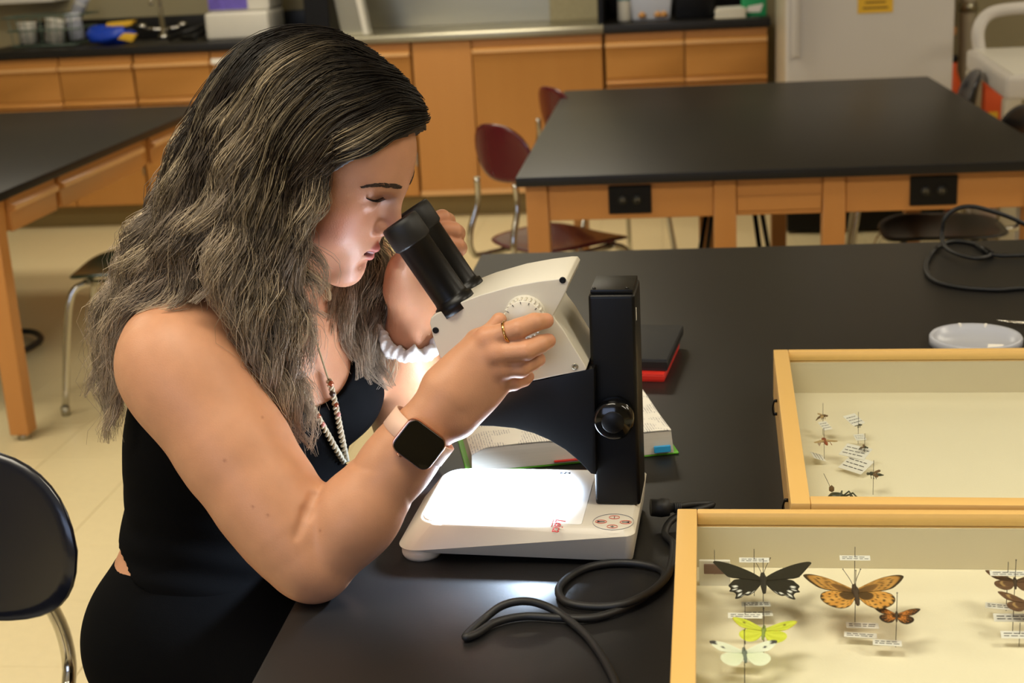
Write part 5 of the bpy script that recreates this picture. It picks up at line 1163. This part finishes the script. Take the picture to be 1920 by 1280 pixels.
dm = np.minimum.reduce([d_cone(SV.T, hl(.110, -.0432), hl(.0760, -.0467, s*.0320), HS*.0030, HS*.0020) for s in (-1, 1)]); w = np.clip(1-dm/.0009, 0, 1)[:, None]*.8; col = col*(1-w)+hexc('4A1E1C')*w
for p in RM[:4]: paint(p, .011, 'CF8468', .45)
for p in list(RT)+list(LT)+list(LD): paint(p, .010, 'D08A74', .5)
for p in RPp: paint(p, .008, 'CE8A6C', .35)
paint(RE+v3(.01, 0, -.03), .03, 'CF8C74', .4)
for q in ((421, 863), (502, 966), (492, 782), (600, 994), (474, 950)): paint(hit(*q), .0016, '7A4630', .6)
bm_ = link('body', np_mesh('body', SV, SF, 'skin', col), None, person, True)
V, F = top_mesh(); link('tank_top', np_mesh('tank_top', V, F, 'black_cloth'), None, person, True)['label'] = 'black sleeveless tank top'
V, F = trouser_mesh(); link('trousers', np_mesh('trousers', V, F, 'black_cloth'), None, person, True)['label'] = 'black trousers'
for s in (1, -1):
    f = Field(); ft = v3(-.24, 1.50-.10*s, .115); f.cone(ft+v3(0, 0, .03), ft+v3(0, 0, -.05), .046, .048, 0); f.cone(ft+v3(0, 0, -.05), ft+v3(.16, -.01, -.075), .048, .038, .03)
    xs, ys, zs = (np.arange(ft[i]+a, ft[i]+b, .006) for i, (a, b) in enumerate(((-.08, .24), (-.08, .08), (-.14, .10)))); D = f.eval(xs, ys, zs); D = clip_plane(D, xs, ys, zs, (0, 0, .002), (0, 0, -1)); D = clip_plane(D, xs, ys, zs, (0, 0, .15), (0, 0, 1))
    V, F = surface_nets(D, xs, ys, zs); link('shoe', np_mesh('shoe', relax(V, F, 1, .3), F, 'black_rubber'), None, person, True)
(Vs, Fs, cs), (Vc, Fc, cc) = hair_meshes(84)
V, F = cap_mesh(); hairo = link('hair', np_mesh('hair', V, F, 'scalp_hair'), None, person, True); hairo['label'] = 'long wavy hair, dark brown roots fading to ash blonde ends'
tag(link('hair_locks', np_mesh('hair_locks', Vc, Fc, 'hair_core', cc), None, hairo, True), kind='stuff')
tag(link('hair_strands', np_mesh('hair_strands', Vs, Fs, 'hair', cs), None, hairo, True), kind='stuff')
# brows and lashes
m = MB(); rnd = random.Random(5); C = catmull([(754, 351, 0), (738, 348.5, 0), (716, 347, 0), (696, 348.5, 0), (681, 351.5, 0)], 60); A_ = []; B_ = []
for k in range(200):
    t = rnd.random(); c = C[int(t*59)]; wd = 4.2*(1-.75*max(0, t-.3)/.7)*(.6 if t < .06 else 1); q = (c[0]+rnd.uniform(-1, 1), c[1]+rnd.uniform(-1, 1)*wd); A_.append(q); B_.append((q[0]-7*(.7+.5*rnd.random()), q[1]+rnd.uniform(-1.2, .8)))
PA, PB = hits(A_), hits(B_)
for p, p2 in zip(PA, PB):
    o = np.array(CAMP)-p; o = o/np.linalg.norm(o)*.0008
    m.tube([Vector(p+o*.3), Vector((p+p2)/2+o), Vector(p2+o*.4)], [.00045, .0004, .00012], 4)
def both_sides(m_, name, mt):       # the same on the other half of the face
    m_.obj(name, mt, person, 0, 2, True); r = MB(); r.f = [f[::-1] for f in m_.f]; r.sm = list(m_.sm)
    r.v = [tuple(np.array(q)-2*((np.array(q)-HC) @ hS)*hS) for q in m_.v]; r.obj(name, mt, person, 0, 2, True)
both_sides(m, 'eyebrow', 'brow')
mat('lash', '1A1210', 0.7); m = MB(); rnd = random.Random(3); LX = [(687+k*1.2, 369.5+6.0*math.sin(PI*min(1, (k+3)/30))) for k in range(27)]
for p in hits(LX):
    o = np.array(CAMP)-p; o = o/np.linalg.norm(o); m.tube([Vector(p+o*.0005), Vector(p+o*.0025+v3(.0015, 0, -.0016)), Vector(p+o*.0035+v3(.0038, 0, -.0022))], [.0005, .0003, .0001], 4)
both_sides(m, 'eyelash', 'lash')
both_sides(MB().tube([Vector(p+np.array([0, -.0005, .0002])) for p in hits(LX)], .0006, 6), 'lash_line', 'lash')
# ---- what the person wears on wrists, finger and neck
def wrap(center, axis, n0, k=48, off=.0012, start=0.0, f=None):       # outline of the limb around an axis
    axis = axis/np.linalg.norm(axis); n0 = n0-axis*(n0@axis); n0 /= np.linalg.norm(n0); b0 = np.cross(axis, n0); out = []
    for i in range(k):
        t = start+2*PI*i/k; d = n0*math.cos(t)+b0*math.sin(t); r = np.linspace(.004, .06, 80); e = eval_pts(f or body, center[None]+d[None]*r[:, None]); j = np.argmax(e > 0); rr = r[j-1]+(r[j]-r[j-1])*(-e[j-1]/(e[j]-e[j-1]+1e-9)) if j > 0 else r[0]
        out.append((center+d*(rr+off), d))
    return out, axis, n0, b0
axw = RW-FE; wc = FE+axw*.785
toC = np.array(CAMP)-wc; nW = toC/np.linalg.norm(toC)+v3(.06, 0, -.14)
out, ax, n0, b0 = wrap(wc, axw, nW, 64, .0008)
out2 = out
watch = thing('wristwatch', 'rose gold smartwatch with a blush band on the near wrist', 'watch', tuple(wc))
def strip(pts, ax, hw, th):
    m = MB(); k = len(pts); vs = []
    for p, d in pts:
        for a, e in ((-hw, 0), (-hw*.96, th), (hw*.96, th), (hw, 0)): vs.append(p+ax*a+d*e)
    m.add(vs, [(i*4+j, i*4+(j+1) % 4, ((i+1) % k)*4+(j+1) % 4, ((i+1) % k)*4+j) for i in range(k) for j in range(4)], True); return m
sm = [o[0] for o in out]; sm = np.array(sm)
for _ in range(3): sm = (np.roll(sm, 1, 0)+2*sm+np.roll(sm, -1, 0))/4
out = [(p+o[1]*.0010, o[1]) for p, o in zip(sm, out)]
strip(out, ax, .0115, .0022).obj('band', 'watch_band', watch, 0, 2, True)
fc_ = out[0][0]+n0*.0048
WM = Matrix(((b0[0], ax[0], n0[0], fc_[0]), (b0[1], ax[1], n0[1], fc_[1]), (b0[2], ax[2], n0[2], fc_[2]), (0, 0, 0, 1)))
if WM.to_3x3().determinant() < 0: WM = WM @ Matrix.Scale(-1, 4, (1, 0, 0))
cs_ = MB().prism(rrect(-.0238, .0238, -.0205, .0205, .010, .010, 8), -.005, .0040, 'z', WM).obj('case', 'rose_gold', watch, 0.0012, 2, True)
MB().prism(rrect(-.0228, .0228, -.0195, .0195, .0095, .0095, 8), .0040, .0056, 'z', WM).obj('screen', 'watch_glass', watch, 0.0012, 3, True)
MB().lathe([(0, 0), (.0032, 0), (.0032, .002), (0, .0022)], 18, WM @ Matrix.Translation((-.009, -.0203, 0)) @ Matrix.Rotation(PI/2, 4, 'X')).obj('crown', 'rose_gold', watch, 0, 2, True)
MB().box((.003, -.0212, -.001), (.013, -.0200, .001), WM).obj('side_button', 'rose_gold', watch, 0.0003, 1, True)
kq = out[int(64*.17)]
# finger ring
rc_ = RM[0]*.36+RPp[0]*.64; rax = RPp[0]-RM[0]; ro, rax, _, _ = wrap(rc_, rax, v3(0, -1, 0), 36, .0003)
rad_ = float(np.median([np.linalg.norm(p-rc_) for p, d in ro])); rg = thing('finger_ring', 'thin rose gold ring on the index finger', 'ring', tuple(rc_))
m = MB(); vs = []; k = 40; n0r = np.cross(rax, v3(0, 0, 1)); n0r /= np.linalg.norm(n0r); b0r = np.cross(rax, n0r)
for i in range(k):
    d = n0r*math.cos(2*PI*i/k)+b0r*math.sin(2*PI*i/k)
    for a, e in ((-.0015, 0), (-.0012, .0011), (.0012, .0011), (.0015, 0)): vs.append(rc_+d*(.0116+e)+rax*a)
m.add(vs, [(i*4+j, i*4+(j+1) % 4, ((i+1) % k)*4+(j+1) % 4, ((i+1) % k)*4+j) for i in range(k) for j in range(4)], True); m.obj('hoop', 'gold', rg, 0, 2, True)
for i in range(0, k, 4):
    d = n0r*math.cos(2*PI*i/k)+b0r*math.sin(2*PI*i/k); MB().lathe([(0, 0), (.0008, .0002), (.0005, .0007), (0, .0008)], 8, axis_matrix(Vector(rc_+d*.0125), Vector(d))).obj('facet', 'rose_gold', rg, 0, 2, True)
# scrunchie
sc_c = LW+fl_*.03; so_, sax, sn, sb = wrap(sc_c, fl_, v3(0, -1, 0), 40, .004)
scr = thing('scrunchie', 'white fabric scrunchie around the far wrist', 'hair tie', tuple(sc_c)); sp = np.array([p for p, d in so_]); sd = np.array([d for p, d in so_])
for _ in range(4): sp = (np.roll(sp, 1, 0)+2*sp+np.roll(sp, -1, 0))/4
m = MB(); vs = []; kk, tt = 160, 14; rnd = random.Random(2); phs = [rnd.uniform(0, 6) for _ in range(6)]
for i in range(kk):
    q = i/kk*len(sp); a = int(q) % len(sp); b = (a+1) % len(sp); t = q-int(q); p = sp[a]*(1-t)+sp[b]*t; d = sd[a]*(1-t)+sd[b]*t; th = 2*PI*i/kk
    for j in range(tt):
        u = 2*PI*j/tt; rr = .0095*(1+.18*math.sin(8*th+phs[0]+1.5*math.cos(u))+.12*math.sin(13*th+phs[1]+2*u)+.07*math.sin(29*th+phs[2]-u)); wob = .003*math.sin(5*th+phs[3])+.002*math.sin(11*th+phs[4])
        vs.append(p+d*(.004+rr*.75*math.cos(u))+sax*(rr*1.15*math.sin(u)+wob))
m.add(vs, [(i*tt+j, i*tt+(j+1) % tt, ((i+1) % kk)*tt+(j+1) % tt, ((i+1) % kk)*tt+j) for i in range(kk) for j in range(tt)], True); m.obj('ruffle', 'cotton_white', scr, 0, 2, True)
MB().tube([Vector(p) for p in sp]+[Vector(sp[0])], .004, 8).obj('elastic_core', 'cotton_white', scr, 0, 2, True)
# necklace
nk = thing('necklace', 'knotted cream cord necklace with small copper and wood beads', 'necklace', tuple(hit(640, 870, torso, .01)))
pathL = [(505, 600), (525, 650), (545, 692), (562, 722), (580, 752), (598, 785), (615, 815), (632, 845), (645, 866)]
pathR = [(575, 590), (588, 625), (600, 662), (612, 700), (622, 730), (630, 765), (637, 800), (644, 835), (650, 864)]
def neck_pts(path): return [Vector(q) for q in hits(path, torso, .0085)]
for nm, path in (('L', pathL), ('R', pathR)):
    P = smooth_path(neck_pts(path), 10); n = len(P); cut = int(n*(.40 if nm == 'L' else .42))
    MB().tube(P[:cut+1], .0011, 8).obj('cord', 'cord_olive', nk, 0, 2, True)
    for ph in (0, PI):
        Q = []
        for i in range(cut, n):
            for sub in range(3):
                if i == n-1 and sub: break
                p = P[i].lerp(P[min(i+1, n-1)], sub/3); t_ = (P[min(i+1, n-1)]-P[max(i-1, 0)]).normalized(); a = t_.cross(Vector((0, 1, 0))).normalized(); b = t_.cross(a); w_ = (i+sub/3)*1.25+ph; Q.append(p+a*(.0021*math.cos(w_))+b*(.0021*math.sin(w_)))
        MB().tube(Q, .0019, 7).obj('braid', 'cord_cream', nk, 0, 2, True)
    for fr_, mt, r_ in ((.52, 'wood_bead', .0040), (.60, 'copper_bead', .0034), (.67, 'pink_bead', .0032)) if nm == 'L' else ((.46, 'copper_bead', .0036), (.53, 'wood_bead', .0038), (.60, 'copper_bead', .0030), (.67, 'pink_bead', .0030)):
        p = P[int(fr_*(n-1))]+Vector((.002 if mt != 'wood_bead' else 0, -.002, 0)); MB().lathe([(0, -r_), (r_*.6, -r_*.8), (r_, 0), (r_*.6, r_*.8), (0, r_)], 14, Matrix.Translation(p)).obj('bead', mt, nk, 0, 2, True)
pc = Vector(hit(649, 882, torso, .0085)); cc_ = [(pc+Vector((.0085*math.cos(2*PI*i/30)*.85, .0085*math.cos(2*PI*i/30)*-.4, .0085*math.sin(2*PI*i/30)))) for i in range(31)]
MB().tube(cc_, .0009, 7, False).obj('pendant_ring', 'rose_gold', nk, 0, 2, True)
# ---- stool under the person
sto = thing('lab_stool', 'dark lab stool that the person sits on', 'stool', (-.585, 1.57, 0))
MB().lathe([(0, .505), (.165, .505), (.175, .515), (.172, .527), (0, .527)], 40).obj('seat', 'black_plastic', sto)
for a in (45, 135, 225, 315):
    c, s = math.cos(math.radians(a)), math.sin(math.radians(a)); MB().tube([(c*.12, s*.12, .505), (c*.20, s*.20, .012)], .0115, 10).obj('leg', 'chrome', sto); MB().lathe([(0, 0), (.014, 0), (.015, .02), (0, .02)], 10, Matrix.Translation((c*.20, s*.20, 0))).obj('foot_glide', 'black_rubber', sto)
MB().tube([(.165*math.cos(2*PI*i/36), .165*math.sin(2*PI*i/36), .20) for i in range(37)], .008, 8, False).obj('foot_ring', 'chrome', sto)
